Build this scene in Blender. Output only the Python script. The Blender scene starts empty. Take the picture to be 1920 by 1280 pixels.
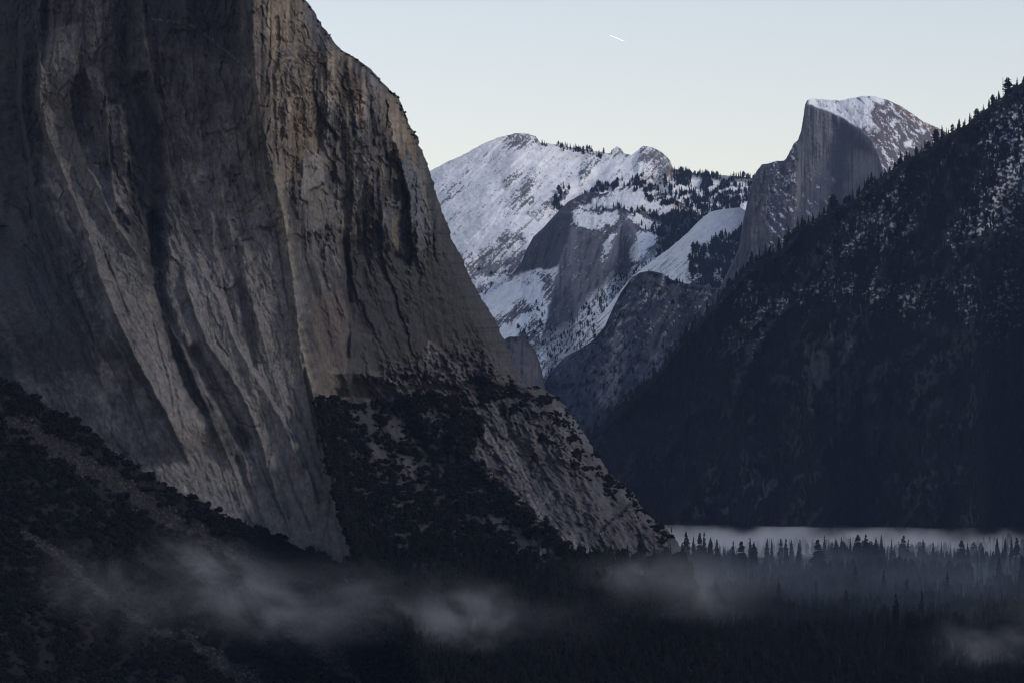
import bpy, math, random
import numpy as np
random.seed(7)
RNG = np.random.default_rng(7)
S = bpy.context.scene
COL = S.collection

# ------------------------------------------------------------------ camera
FPX = 7392.0                 # focal length in pixels of the 1920 px wide photograph
HORIZON = 940.0              # image row of the true horizon
CAM_Z = 170.0                # metres above the valley floor
PITCH = math.atan((HORIZON - 640.0) / FPX)
cam_d = bpy.data.cameras.new('camera')
cam = bpy.data.objects.new('camera', cam_d)
COL.objects.link(cam)
cam_d.sensor_width = 36.0
cam_d.lens = FPX / 1920.0 * 36.0
cam_d.clip_start = 1.0
cam_d.clip_end = 250000.0
cam.location = (0, 0, CAM_Z)
cam.rotation_euler = (math.pi / 2 + PITCH, 0, 0)
S.camera = cam

# ------------------------------------------------------------------ sky, sun, exposure
SUN_AZ, SUN_EL = 118.0, 32.0  # degrees: clockwise from the view direction (+Y), and above the horizon
world = bpy.data.worlds.new('World')
S.world = world
world.use_nodes = True
wn = world.node_tree
wn.nodes.clear()
sky = wn.nodes.new('ShaderNodeTexSky')
sky.sky_type = 'NISHITA'
sky.sun_disc = False
sky.sun_elevation = math.radians(SUN_EL)
sky.sun_rotation = math.radians(SUN_AZ)
sky.altitude = 1300.0
sky.air_density = 1.2
sky.dust_density = 0.1
sky.ozone_density = 0.0
bg = wn.nodes.new('ShaderNodeBackground')
bg.inputs['Strength'].default_value = 0.13
wo = wn.nodes.new('ShaderNodeOutputWorld')
tint = wn.nodes.new('ShaderNodeVectorMath'); tint.operation = 'MULTIPLY'   # the photograph's white balance
tint.inputs[1].default_value = (1.19, 0.99, 0.95)
wn.links.new(sky.outputs[0], tint.inputs[0])
wn.links.new(tint.outputs[0], bg.inputs['Color'])
wn.links.new(bg.outputs[0], wo.inputs['Surface'])

sun_d = bpy.data.lights.new('sun', 'SUN')
sun_d.energy = 1.15
sun_d.angle = math.radians(10.0)
sun_d.color = (1.0, 0.92, 0.84)
sun = bpy.data.objects.new('sun', sun_d)
COL.objects.link(sun)
_a, _e = math.radians(SUN_AZ), math.radians(SUN_EL)
from mathutils import Vector
_to_sun = Vector((math.sin(_a) * math.cos(_e), math.cos(_a) * math.cos(_e), math.sin(_e)))
sun.rotation_euler = _to_sun.to_track_quat('Z', 'Y').to_euler()
sun.location = _to_sun * 5000

S.view_settings.view_transform = 'Standard'
S.view_settings.look = 'None'
S.view_settings.exposure = 0.15
S.view_settings.gamma = 1.0
S.view_settings.use_curve_mapping = False
S.render.engine = 'CYCLES'
S.cycles.use_denoising = True
S.cycles.denoiser = 'OPENIMAGEDENOISE'
S.cycles.denoising_input_passes = 'RGB_ALBEDO_NORMAL'
S.cycles.use_adaptive_sampling = False
S.cycles.filter_width = 1.15
S.cycles.max_bounces = 6
S.cycles.diffuse_bounces = 3
S.cycles.volume_bounces = 0
S.cycles.caustics_reflective = False
S.cycles.caustics_refractive = False
S.cycles.volume_max_steps = 64

# ------------------------------------------------------------------ helpers: projection and noise
def world_at(px, py, depth):
    """World position of a photograph pixel at a horizontal distance from the viewpoint."""
    a = (np.asarray(px, float) - 960.0) / FPX
    b = (640.0 - np.asarray(py, float)) / FPX
    cp, sp = math.cos(PITCH), math.sin(PITCH)
    wy = cp - b * sp
    wz = sp + b * cp
    k = np.asarray(depth, float) / wy
    return np.stack([a * k, np.broadcast_to(np.asarray(depth, float), k.shape) * 1.0, CAM_Z + wz * k], -1)

def _h(ix, iy, seed):
    h = (ix.astype(np.int64) * 374761393 + iy.astype(np.int64) * 668265263 + seed * 1274126177) & 0xFFFFFFFF
    h = ((h ^ (h >> 13)) * 1274126177) & 0xFFFFFFFF
    h = ((h ^ (h >> 16)) * 2246822519) & 0xFFFFFFFF
    return (h ^ (h >> 15)) & 0xFFFFFFFF

def hash01(ix, iy, seed):
    return _h(ix, iy, seed) / 4294967296.0

def perlin(x, y, seed=0):
    x0 = np.floor(x); y0 = np.floor(y)
    fx = x - x0; fy = y - y0
    ix = x0.astype(np.int64); iy = y0.astype(np.int64)
    u = fx * fx * fx * (fx * (fx * 6 - 15) + 10)
    v = fy * fy * fy * (fy * (fy * 6 - 15) + 10)
    def g(i, j, dx, dy):
        a = hash01(i, j, seed) * (2 * math.pi)
        return np.cos(a) * dx + np.sin(a) * dy
    n00 = g(ix, iy, fx, fy); n10 = g(ix + 1, iy, fx - 1, fy)
    n01 = g(ix, iy + 1, fx, fy - 1); n11 = g(ix + 1, iy + 1, fx - 1, fy - 1)
    return ((n00 * (1 - u) + n10 * u) * (1 - v) + (n01 * (1 - u) + n11 * u) * v) * 1.5

def fbm(x, y, octv=4, seed=0, gain=0.5):
    s = 0.0; a = 1.0; t = 0.0
    for k in range(octv):
        s = s + a * perlin(x * 2 ** k + 17.3 * k, y * 2 ** k - 9.1 * k, seed + k)
        t += a; a *= gain
    return s / t * 1.3

def ridged(x, y, octv=4, seed=0, gain=0.5):
    s = 0.0; a = 1.0; t = 0.0
    for k in range(octv):
        s = s + a * (1 - 2 * np.abs(perlin(x * 2 ** k + 5.7 * k, y * 2 ** k + 3.9 * k, seed + k)))
        t += a; a *= gain
    return s / t

def cells(x, y, seed=0, jit=0.9):
    """Worley cells: distance to the border, two random numbers per cell."""
    ix = np.floor(x).astype(np.int64); iy = np.floor(y).astype(np.int64)
    f1 = np.full(x.shape, 9.0); f2 = np.full(x.shape, 9.0)
    r1 = np.zeros(x.shape); r2 = np.zeros(x.shape); ox = np.zeros(x.shape); oy = np.zeros(x.shape)
    for dx in (-1, 0, 1):
        for dy in (-1, 0, 1):
            jx = ix + dx; jy = iy + dy
            cx = jx + 0.5 + (hash01(jx, jy, seed) - 0.5) * jit
            cy = jy + 0.5 + (hash01(jx, jy, seed + 11) - 0.5) * jit
            d = np.hypot(x - cx, y - cy)
            near = d < f1
            f2 = np.where(near, f1, np.minimum(f2, d))
            f1 = np.where(near, d, f1)
            r1 = np.where(near, hash01(jx, jy, seed + 23), r1)
            r2 = np.where(near, hash01(jx, jy, seed + 37), r2)
            ox = np.where(near, x - cx, ox); oy = np.where(near, y - cy, oy)
    return f2 - f1, r1, r2, ox, oy

def sstep(a, b, x):
    t = np.clip((x - a) / (b - a), 0, 1)
    return t * t * (3 - 2 * t)

def lerp(a, b, t):
    return a + (b - a) * t

def pl(points, q, axis='x'):
    """Piecewise linear curve through points, read at q."""
    p = np.array(points, float)
    if axis == 'x':
        return np.interp(q, p[:, 0], p[:, 1])
    return np.interp(q, p[:, 1], p[:, 0])

class Canvas:
    """A patch of terrain seen from the viewpoint: rows x columns of sight lines, with distance and colour."""
    def __init__(self, X, Y, seed):
        self.X, self.Y = X, Y
        self.seed = seed
        self.w1 = fbm(X / 26, Y / 26, 4, seed + 90, 0.6)
        self.w2 = fbm(X / 26, Y / 26, 4, seed + 95, 0.6)
    def mask(self, pts, soft=4.0, warp=8.0):
        """1 inside an outline, 0 outside, with a ragged soft border."""
        X = self.X + self.w1 * warp; Y = self.Y + self.w2 * warp
        p = np.array(pts, float)
        m = 3 * soft + 2
        x0, y0 = p.min(0) - m; x1, y1 = p.max(0) + m
        sel = (X > x0) & (X < x1) & (Y > y0) & (Y < y1)
        out = np.zeros(X.shape)
        if not sel.any():
            return out
        x = X[sel]; y = Y[sel]
        d2 = np.full(x.shape, 1e18); ins = np.zeros(x.shape, bool)
        for i in range(len(p)):
            ax, ay = p[i]; bx, by = p[(i + 1) % len(p)]
            ex, ey = bx - ax, by - ay
            t = np.clip(((x - ax) * ex + (y - ay) * ey) / (ex * ex + ey * ey + 1e-9), 0, 1)
            d2 = np.minimum(d2, (x - ax - t * ex) ** 2 + (y - ay - t * ey) ** 2)
            c = (ay > y) != (by > y)
            xi = ax + (y - ay) * ex / (ey if abs(ey) > 1e-9 else 1e-9)
            ins ^= c & (x < xi)
        sd = np.where(ins, 1, -1) * np.sqrt(d2)
        out[sel] = sstep(-soft, soft, sd)
        return out
    def line(self, pts, warp=3.0):
        """Distance to a line, its signed side (+ right of travel on screen) and position along it 0..1."""
        X = self.X + self.w1 * warp; Y = self.Y + self.w2 * warp
        p = np.array(pts, float)
        best = np.full(X.shape, 1e18); sgn = np.zeros(X.shape); tt = np.zeros(X.shape)
        L = np.hypot(*np.diff(p, axis=0).T); tot = L.sum(); acc = 0
        for i in range(len(p) - 1):
            ax, ay = p[i]; bx, by = p[i + 1]
            ex, ey = bx - ax, by - ay
            t = np.clip(((X - ax) * ex + (Y - ay) * ey) / (ex * ex + ey * ey), 0, 1)
            dx = X - ax - t * ex; dy = Y - ay - t * ey
            d = np.hypot(dx, dy)
            nr = d < best
            best = np.where(nr, d, best)
            sgn = np.where(nr, np.sign(ex * dy - ey * dx), sgn)
            tt = np.where(nr, (acc + t * L[i]) / tot, tt)
            acc += L[i]
        return best, -sgn, tt
    def edge(self, pts, h, w_side, w_drop, side=1, warp=3.0, ends=0.12):
        """A rib whose crest runs along pts: gentle on one side, dropping away on the other (side=+1: drops to the right)."""
        d, s, t = self.line(pts, warp)
        s = s * side * d
        f = np.where(s < 0, np.exp(s / w_side), 1 - sstep(0, w_drop, s))
        fade = sstep(0, ends, t) * (1 - sstep(1 - ends, 1, t))
        return -h * f * fade
    def groove(self, pts, h, w, warp=3.0, ends=0.1):
        d, s, t = self.line(pts, warp)
        fade = sstep(0, ends, t) * (1 - sstep(1 - ends, 1, t))
        return h * np.exp(-(d / w) ** 2) * fade

def mix(col, c, m):
    return col + (np.array(c) - col) * m[..., None]

# ------------------------------------------------------------------ helpers: objects
def props(o, label=None, cat=None, group=None, kind=None):
    if label: o['label'] = label
    if cat: o['category'] = cat
    if group: o['group'] = group
    if kind: o['kind'] = kind
    return o

def mesh_from(name, V, F, mats, col=None, smooth=False, mi=None):
    V = np.asarray(V, np.float32).reshape(-1, 3)
    F = np.asarray(F, np.int32)
    me = bpy.data.meshes.new(name)
    n, k = F.shape
    me.vertices.add(len(V)); me.vertices.foreach_set('co', V.ravel())
    me.loops.add(n * k); me.loops.foreach_set('vertex_index', F.ravel())
    me.polygons.add(n)
    me.polygons.foreach_set('loop_start', np.arange(0, n * k, k, dtype=np.int32))
    me.polygons.foreach_set('loop_total', np.full(n, k, np.int32))
    if smooth:
        me.polygons.foreach_set('use_smooth', np.ones(n, bool))
    for m in mats:
        me.materials.append(m)
    if mi is not None:
        me.polygons.foreach_set('material_index', np.asarray(mi, np.int32))
    if col is not None:
        at = me.attributes.new('col', 'FLOAT_COLOR', 'POINT')
        c = np.ones((len(V), 4), np.float32); c[:, :3] = col.reshape(-1, 3)
        at.data.foreach_set('color', c.ravel())
    me.update(calc_edges=True)
    me.validate()
    return me

def link(name, me, parent=None):
    o = bpy.data.objects.new(name, me)
    COL.objects.link(o)
    if parent is not None:
        o.parent = parent
    return o

def grid_faces(r, c, flip=False):
    i = np.arange((r - 1) * c).reshape(r - 1, c)[:, :-1].ravel()
    f = np.stack([i, i + c, i + c + 1, i + 1], -1)
    return f[:, ::-1] if flip else f

def sheet_object(name, P, col, mat, label, smooth=True):
    r, c = P.shape[:2]
    me = mesh_from(name, P, grid_faces(r, c), [mat], col, smooth)
    o = link(name, me)
    return props(o, label, kind='structure')

# ------------------------------------------------------------------ materials
def new_mat(name):
    m = bpy.data.materials.new(name)
    m.use_nodes = True
    nt = m.node_tree
    nt.nodes.clear()
    out = nt.nodes.new('ShaderNodeOutputMaterial')
    b = nt.nodes.new('ShaderNodeBsdfPrincipled')
    nt.links.new(b.outputs[0], out.inputs['Surface'])
    return m, nt, b

def rock_material(name, scale, bump, vary=0.35, rough=0.92, stretch=1.0):
    """Colour from minerals, snow and some painted light and shade (attribute), broken up by fine procedural grain and relief."""
    m, nt, b = new_mat(name)
    N, L = nt.nodes, nt.links
    at = N.new('ShaderNodeAttribute'); at.attribute_name = 'col'
    geo = N.new('ShaderNodeTexCoord')
    mp = N.new('ShaderNodeMapping'); mp.inputs['Scale'].default_value = (1, 1, stretch)
    L.new(geo.outputs['Object'], mp.inputs['Vector'])
    n1 = N.new('ShaderNodeTexNoise'); n1.inputs['Scale'].default_value = scale
    n1.inputs['Detail'].default_value = 5.0; n1.inputs['Roughness'].default_value = 0.65
    L.new(mp.outputs[0], n1.inputs['Vector'])
    mr = N.new('ShaderNodeMapRange')
    mr.inputs['From Min'].default_value = 0.3; mr.inputs['From Max'].default_value = 0.7
    mr.inputs['To Min'].default_value = 1 - vary; mr.inputs['To Max'].default_value = 1 + vary
    L.new(n1.outputs['Fac'], mr.inputs['Value'])
    mul = N.new('ShaderNodeVectorMath'); mul.operation = 'SCALE'
    L.new(at.outputs['Color'], mul.inputs[0]); L.new(mr.outputs[0], mul.inputs['Scale'])
    L.new(mul.outputs[0], b.inputs['Base Color'])
    b.inputs['Roughness'].default_value = rough
    b.inputs['Specular IOR Level'].default_value = 0.15
    bp = N.new('ShaderNodeBump'); bp.inputs['Strength'].default_value = 0.9
    bp.inputs['Distance'].default_value = bump
    L.new(n1.outputs['Fac'], bp.inputs['Height'])
    L.new(bp.outputs[0], b.inputs['Normal'])
    return m

def plain_material(name, color, vary=0.4, scale=0.5, rough=0.9):
    m, nt, b = new_mat(name)
    N, L = nt.nodes, nt.links
    tc = N.new('ShaderNodeTexCoord')
    oi = N.new('ShaderNodeObjectInfo')
    n1 = N.new('ShaderNodeTexNoise'); n1.inputs['Scale'].default_value = scale
    n1.inputs['Detail'].default_value = 3.0
    L.new(tc.outputs['Object'], n1.inputs['Vector'])
    ad = N.new('ShaderNodeMath'); ad.operation = 'ADD'
    L.new(n1.outputs['Fac'], ad.inputs[0]); L.new(oi.outputs['Random'], ad.inputs[1])
    mr = N.new('ShaderNodeMapRange')
    mr.inputs['From Min'].default_value = 0.3; mr.inputs['From Max'].default_value = 1.7
    mr.inputs['To Min'].default_value = 1 - vary; mr.inputs['To Max'].default_value = 1 + vary
    L.new(ad.outputs[0], mr.inputs['Value'])
    mul = N.new('ShaderNodeVectorMath'); mul.operation = 'SCALE'
    mul.inputs[0].default_value = color
    L.new(mr.outputs[0], mul.inputs['Scale'])
    L.new(mul.outputs[0], b.inputs['Base Color'])
    b.inputs['Roughness'].default_value = rough
    b.inputs['Specular IOR Level'].default_value = 0.1
    return m

M_CLIFF = rock_material('granite', 0.35, 0.8, 0.28, stretch=0.35)
M_TALUS = rock_material('talus', 0.5, 0.8, 0.35)
M_FAR = rock_material('far_rock_and_snow', 0.03, 3.0, 0.16)
M_MID = rock_material('ridge_ground', 0.07, 3.0, 0.25)
M_NEEDLE = plain_material('needles', (0.0092, 0.0098, 0.0085))
M_LEAF = plain_material('oak_leaves', (0.0075, 0.0068, 0.0052))
M_BARK = plain_material('bark', (0.03, 0.025, 0.022))
M_STONE = plain_material('boulder', (0.04, 0.039, 0.039), 0.7, 0.3)
# ================================================================== the great granite cliff
RIM = [(430, -300), (480, -150), (540, -60), (572, 0), (590, 22), (602, 45), (628, 80), (640, 95), (662, 106), (688, 125), (705, 140),
       (722, 160), (746, 182), (752, 196), (754, 204), (764, 226), (770, 242), (782, 256), (788, 276), (797, 298),
       (806, 322), (815, 352), (826, 386), (838, 420), (850, 455), (868, 486), (872, 500), (886, 530), (902, 560), (918, 582),
       (932, 608), (946, 640), (958, 672), (968, 695), (980, 718), (1000, 724), (1022, 730), (1045, 745), (1062, 764),
       (1082, 792), (1100, 820), (1118, 848), (1132, 872), (1150, 894), (1172, 913), (1186, 920), (1198, 944), (1212, 962),
       (1232, 978), (1252, 992), (1262, 1004), (1275, 1022), (1286, 1045), (1298, 1080), (1312, 1130), (1335, 1200), (1370, 1340)]
NOSE = [(468, -300), (471, -60), (473, 0), (473, 83), (480, 157), (490, 217), (500, 283), (516, 350), (531, 400), (541, 470), (548, 510),
        (558, 593), (566, 660), (584, 727), (597, 777), (611, 853), (623, 910), (640, 970), (660, 1030), (690, 1075), (760, 1200), (820, 1340)]

nr, nc = 690, 590
yv = np.concatenate([np.linspace(-300, -20, 30, endpoint=False), np.linspace(-20, 1110, nr - 90, endpoint=False), np.linspace(1110, 1340, 60)])
u = np.concatenate([np.linspace(0, 0.16, 30, endpoint=False), np.linspace(0.16, 1, nc - 30)])
xr = pl(RIM, yv, 'y')
xr = xr + fbm(yv / 14, yv * 0 + 2.2, 4, 3, 0.6) * 4.5 * sstep(-100, 60, yv) * (1 - sstep(1000, 1100, yv))
left = -60.0
X = np.empty((len(yv), nc)); Y = np.repeat(yv[:, None], nc, 1)
for i in range(len(yv)):
    a = np.interp(u, [0, 0.05, 1], [-420, left, xr[i]])
    X[i] = a
C = Canvas(X, Y, 100)
_yy = np.arange(-420, 1460.0); _kk = np.exp(-0.5 * (np.arange(-90, 91) / 28.0) ** 2); _kk /= _kk.sum()
xn = np.interp(yv, _yy, np.convolve(np.pad(pl(NOSE, _yy, 'y'), 90, mode='edge'), _kk, 'valid'))[:, None]
side = X - xn                                  # + right of the prow
side_j = side - fbm(yv[:, None] / 46, yv[:, None] * 0, 5, 44, 0.6) * 9
R_ = sstep(-2.5, 4.0, side_j)                      # 1 on the right hand face

# --- broad shape: two walls meeting at the prow, leaning back
lean = (1050 - Y) * 0.055
_t = np.clip((1050 - Y) / 700, -0.5, 1.0)
lean_l = 0.05 * (1050 - Y) + 0.26 * 700 * (_t - 0.5 * np.maximum(_t, 0) ** 2)      # the foot of the wall kicks out
f_left = 2860 + np.maximum(-side, 0) * (0.24 - 0.24 * sstep(250, 640, Y)) + (0.0007 - 0.0003 * sstep(300, 700, Y)) * np.maximum(-side - 250, 0) ** 2 + lean_l + 14 * (1 - np.exp(np.minimum(side, 0) / 18))
jump = np.interp(yv, [-300, 60, 200, 340, 420, 560, 700, 760, 900, 1050, 1340], [0, 2, 8, 20, 40, 75, 120, 170, 190, 120, 60])[:, None]
f_right = 2860 + lean_l + 0.06 * np.maximum(Y - 1050, -2000) * 0 + jump * (1 - np.exp(-np.maximum(side, 0) / 14)) + np.maximum(side, 0) * 0.42
# lower part right of the prow: slabs, ledges and talus coming forward
edge_x = xr[:, None] - X
drop = np.maximum(Y - 745, 0)
ledge = sstep(741, 756, Y + 4 * C.w1)
butt = C.mask([(690, 700), (880, 640), (985, 700), (1120, 830), (1300, 1000), (1330, 1150), (1080, 1130), (990, 1000), (900, 900), (800, 830)], 30, 10)
f_right = f_right - ledge * (22 + drop * 0.62) - butt * 26 * sstep(660, 760, Y)
f_right = f_right + 0.42 * np.maximum(X - 900, 0) * -0.35 * sstep(640, 900, Y)
f_right = f_right + 60 * np.exp(-edge_x / 16) * (1 - 0.4 * sstep(800, 1000, Y))
D = lerp(f_left, f_right, R_)
Lw = 1 - R_

# --- ribs and corners of the left wall
L1 = [(157, 40), (140, 120), (128, 175), (137, 233), (160, 307), (187, 353), (213, 417), (250, 467), (280, 537), (320, 613), (350, 673), (385, 760), (425, 850), (460, 930)]
L1b = [(76, 40), (77, 110), (74, 200), (92, 262), (120, 330), (167, 443), (187, 520), (213, 580), (240, 640), (263, 687), (310, 770), (360, 880)]
L2 = [(360, 470), (372, 495), (390, 530), (417, 577), (440, 640), (468, 690), (493, 727), (535, 800), (575, 900)]
L3 = [(345, 480), (350, 540), (370, 600), (393, 650), (430, 700), (465, 760), (490, 830), (520, 930), (545, 1000)]
rel = C.edge(L1, 7, 16, 9, 1) + C.edge(L1b, 27, 80, 9, -1) + C.edge(L2, 9, 34, 8, 1) + C.edge(L3, 5, 26, 8, -1)
rel += C.edge([(38, 0), (45, 90), (40, 200), (60, 300), (70, 420), (110, 540), (170, 650), (200, 740)], 10, 40, 10, -1)
rel += C.edge([(196, 150), (205, 300), (214, 380), (222, 430)], 5, 12, 5, 1) + C.edge([(232, 200), (240, 290), (262, 400), (282, 480)], 6, 20, 6, 1)
rel += C.edge([(395, 110), (408, 220), (412, 330), (430, 440), (470, 560), (500, 640)], 7, 40, 16, -1)
rel += C.edge([(470, 560), (500, 660), (520, 720), (545, 800), (575, 880), (600, 960)], 6, 30, 7, 1)
rel += C.groove([(290, 380), (291, 470), (300, 560), (325, 640), (355, 720), (400, 800)], 15, 14)
rel += C.groove([(262, 130), (282, 220), (296, 300), (300, 390)], 7, 12) + C.groove([(355, 640), (385, 700), (420, 760), (470, 850)], 10, 12)
rel += C.groove([(88, -20), (86, 60), (80, 130)], 10, 7) + C.groove([(230, -40), (232, 60), (240, 140)], 6, 12) + C.edge([(262, -40), (268, 60), (284, 150), (312, 250), (322, 360)], 6, 24, 7, 1) + C.edge([(340, -40), (352, 80), (372, 200), (380, 320)], 5, 30, 8, 1) + C.edge([(300, 40), (300, 140), (322, 230)], 4, 16, 6, -1)
rel += C.groove([(505, 280), (518, 350), (524, 400)], 3, 3) + C.groove([(565, 640), (572, 700), (588, 780), (602, 850)], 4, 3)
rel += C.groove([(440, 440), (455, 560), (470, 640), (478, 700)], 4, 6) + C.groove([(440, 850), (470, 930), (500, 1000)], 4, 5)
rel += -5 * C.mask([(158, 128), (180, 122), (197, 140), (190, 214), (176, 190)], 2, 3) - 7 * C.mask([(192, 204), (206, 194), (230, 196), (246, 420), (214, 380)], 3, 4)
rel += 4 * C.mask([(205, -80), (255, -80), (250, 140), (300, 250), (302, 420), (292, 540), (268, 500), (238, 420), (236, 210), (214, 150)], 12, 8)
rel *= 1.6 * Lw
# --- the right hand wall: flakes, dark recesses, the hanging slab
rr = -4 * C.mask([(568, 300), (590, 286), (607, 300), (608, 345), (580, 358), (578, 380), (562, 372), (565, 330)], 2, 3)
rr += 9 * C.mask([(722, 285), (745, 305), (765, 370), (775, 470), (770, 500), (735, 492), (735, 430), (716, 390)], 6, 6)
rr += C.edge([(742, 250), (752, 300), (764, 350), (772, 410), (778, 470)], 8, 26, 6, -1)
rr += C.groove([(650, 300), (652, 380), (648, 450), (655, 560), (650, 700)], 8, 6) + C.groove([(602, 230), (625, 250), (630, 270)], 5, 4)
rr += C.groove([(512, 120), (513, 220), (520, 300)], 5, 4) + C.groove([(548, 210), (556, 300), (560, 400)], 4, 5)
rr += C.edge([(560, 0), (590, 60), (612, 120), (640, 180), (655, 260), (664, 330)], 7, 40, 10, 1)
rr += C.edge([(640, 90), (672, 140), (684, 180), (690, 250), (700, 330), (702, 420)], 8, 36, 10, 1)
rr += C.edge([(688, 130), (712, 170), (722, 210), (738, 260), (760, 310)], 7, 30, 8, 1)
rr += 8 * C.mask([(640, 455), (700, 440), (770, 490), (760, 600), (700, 640), (655, 620)], 14, 10)
rr += C.edge([(655, 560), (658, 640), (652, 748)], 6, 30, 6, 1) - 4 * C.mask([(800, 640), (825, 650), (862, 690), (874, 735), (850, 742), (825, 745), (800, 700)], 3, 5)
rr += C.edge([(880, 780), (920, 830), (960, 890), (990, 940), (1050, 1005), (1120, 1050)], 9, 40, 10, -1)
rr += C.edge([(985, 760), (1030, 840), (1060, 900), (1075, 960)], 6, 30, 9, -1) + C.groove([(1090, 830), (1110, 880), (1140, 930)], 5, 8)
rel += rr * R_

# --- fractured granite at every size, following the lean of the ribs
shear = 0.50 * np.log1p(np.exp((Y - 290) / 60)) * 60
wl = Lw * np.exp(-np.maximum(-side, 0) / 900)
U = X - shear * (0.45 + 0.55 * sstep(40, 260, -side)) * Lw - (0.30 * np.maximum(Y - 480, 0) + 0.18 * np.maximum(Y - 740, 0)) * R_
b1, r1, r2, ox, oy = cells(U / 52 + C.w1 * 0.12, Y / 260 + C.w2 * 0.15, 5)
b2, q1, q2, px, py = cells(U / 19 + C.w1 * 0.14, Y / 105 + C.w2 * 0.2, 15)
b3, s1, s2, _, _ = cells(U / 7.5 + C.w2 * 0.25, Y / 34 + C.w1 * 0.3, 25)
smooth_ = 1 - 0.65 * C.mask([(560, 285), (610, 285), (630, 430), (565, 420)], 6, 4)
patch = 0.35 + 0.9 * sstep(-0.25, 0.4, fbm(X / 90, Y / 140, 3, 66))
rough = smooth_ * lerp(0.62, 0.9, R_) * (1 + 0.5 * butt)
fr = 11 * fbm(U / 75, Y / 320, 3, 51) + (r1 - 0.5) * 3.5 + ox * (r2 - 0.5) * 12 + 0.3 * np.exp(-b1 * 30)
fr += ((q1 - 0.5) * 1.2 + px * (q2 - 0.5) * 3.2 + 0.15 * np.exp(-b2 * 16)) * patch
fr += ((s1 - 0.5) * 0.35 + 2.0 * fbm(U / 22, Y / 50, 4, 61, 0.55) + 0.55 * fbm(X / 5.5, Y / 9, 3, 71, 0.6)) * patch
fr += 1.5 * ridged(U / 30, Y / 260, 3, 81)
fr += 3.0 * fbm(X / 34, Y / 26, 5, 86, 0.6) * (0.3 + butt)
ck = np.exp(-np.abs(perlin(U / 34 + 0.15 * C.w1, Y / 330, 88)) * 34) * sstep(-0.1, 0.3, fbm(X / 60, Y / 120, 2, 89))
ck2 = np.exp(-np.abs(perlin((U + 0.35 * Y) / 60, (Y - 0.2 * U) / 260, 98)) * 44) * sstep(0.0, 0.3, fbm(X / 80, Y / 80, 2, 99)) * (0.4 + 0.6 * Lw)
ck3 = np.exp(-np.abs(perlin(U / 90 + 0.3 * C.w2, Y / 60, 108)) * 60) * sstep(0.1, 0.35, fbm(X / 50, Y / 50, 2, 109))
crk = np.maximum.reduce([ck, 0.8 * ck2, 0.35 * ck3])
known = 0
for pts, w in (([(545, 715), (560, 770), (582, 830), (598, 880), (612, 925)], 2.2), ([(500, 640), (512, 690), (528, 740), (556, 800)], 2.0), ([(466, 540), (474, 600), (482, 650), (500, 705)], 2.4),
               ([(395, 690), (412, 730), (436, 770), (470, 850), (505, 935)], 3.2), ([(300, 560), (310, 620), (322, 690), (333, 760), (345, 830)], 2.4), ([(525, 840), (545, 900), (570, 960), (590, 1005)], 2.6),
               ([(480, 850), (500, 900), (522, 950), (548, 1010)], 2.6), ([(440, 760), (452, 820), (470, 890), (486, 960)], 2.0), ([(283, 580), (300, 660), (318, 720), (326, 790)], 1.8), ([(188, 450), (205, 500), (228, 560), (246, 600)], 2.0),
               ([(120, 500), (170, 620), (190, 700)], 2.2), ([(235, 680), (250, 740), (270, 800), (285, 860)], 2.0), ([(415, 500), (425, 560), (440, 610)], 1.8), ([(512, 400), (524, 470), (534, 540), (545, 600)], 2.0),
               ([(448, 452), (470, 448), (482, 455)], 1.6), ([(405, 640), (418, 655), (430, 672)], 1.8), ([(380, 725), (420, 735), (436, 742)], 1.6), ([(470, 690), (482, 678), (500, 682)], 1.6), ([(445, 790), (470, 800), (490, 796)], 1.6),
               ([(601, 222), (612, 232), (626, 250), (632, 268)], 2.6), ([(660, 235), (672, 242), (684, 240)], 2.2), ([(558, 380), (566, 388), (576, 382)], 1.8), ([(690, 370), (700, 392), (716, 412)], 2.4), ([(592, 118), (604, 120), (612, 130)], 1.8), ([(665, 190), (690, 200), (700, 230)], 1.8)):
    known = np.maximum(known, C.groove(pts, 1, w, 3.0, 0.15))
crk = np.maximum(crk, 0.6 * known * (0.6 + 0.8 * sstep(-0.3, 0.3, fbm(X / 12, Y / 12, 2, 199))).clip(0, 1))
fr = fr + 1.5 * crk + 3.0 * known
fr += (2.4 * ridged((U + 0.25 * Y) / 44, (Y - 0.3 * U) / 150, 4, 118, 0.55) + 2.6 * fbm(X / 42, Y / 52, 5, 128, 0.58)) * Lw
def terrace(f, k, soft=0.14):
    t = f * k; fl = np.floor(t)
    return (fl + sstep(1 - soft, 1, t - fl)) / k, hash01(fl.astype(np.int64), np.zeros(fl.shape, np.int64), 77)
T1, h1 = terrace(fbm(U / 70 + 3, Y / 150, 4, 131, 0.5), 3.5, 0.06)
T2, h2 = terrace(fbm((U - 0.2 * Y) / 30, (Y + 0.2 * U) / 62, 4, 141, 0.55), 3.2, 0.08)
T3, h3 = terrace(fbm(U / 14, Y / 26, 3, 151, 0.5), 2.4, 0.15)
calm = 1 - 0.65 * sstep(420, 560, Y) * R_ * (1 - butt)
fr = fr + (12 * T1 + 5.0 * T2 * (0.4 + 0.8 * patch)) * calm * (1 - 0.5 * butt) + 1.6 * T3 * patch * (1 + butt)
fr += butt * (7 * fbm(X / 30, Y / 24, 5, 171, 0.6) + 3.0 * ridged((X - 0.6 * Y) / 16, (Y + 0.5 * X) / 34, 4, 172, 0.6) + 2.0 * fbm(X / 7, Y / 6, 3, 173))
fr += 0.8 * fbm(X / 3.6, Y / 5.5, 2, 161) * (0.6 + butt)
_pb, _pr, _pq, _px, _py = cells(U / 30 + 0.12 * C.w1 + 0.16 * fbm(U / 9, Y / 240, 4, 201, 0.65), Y / 130 + 0.2 * C.w2, 35)
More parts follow.
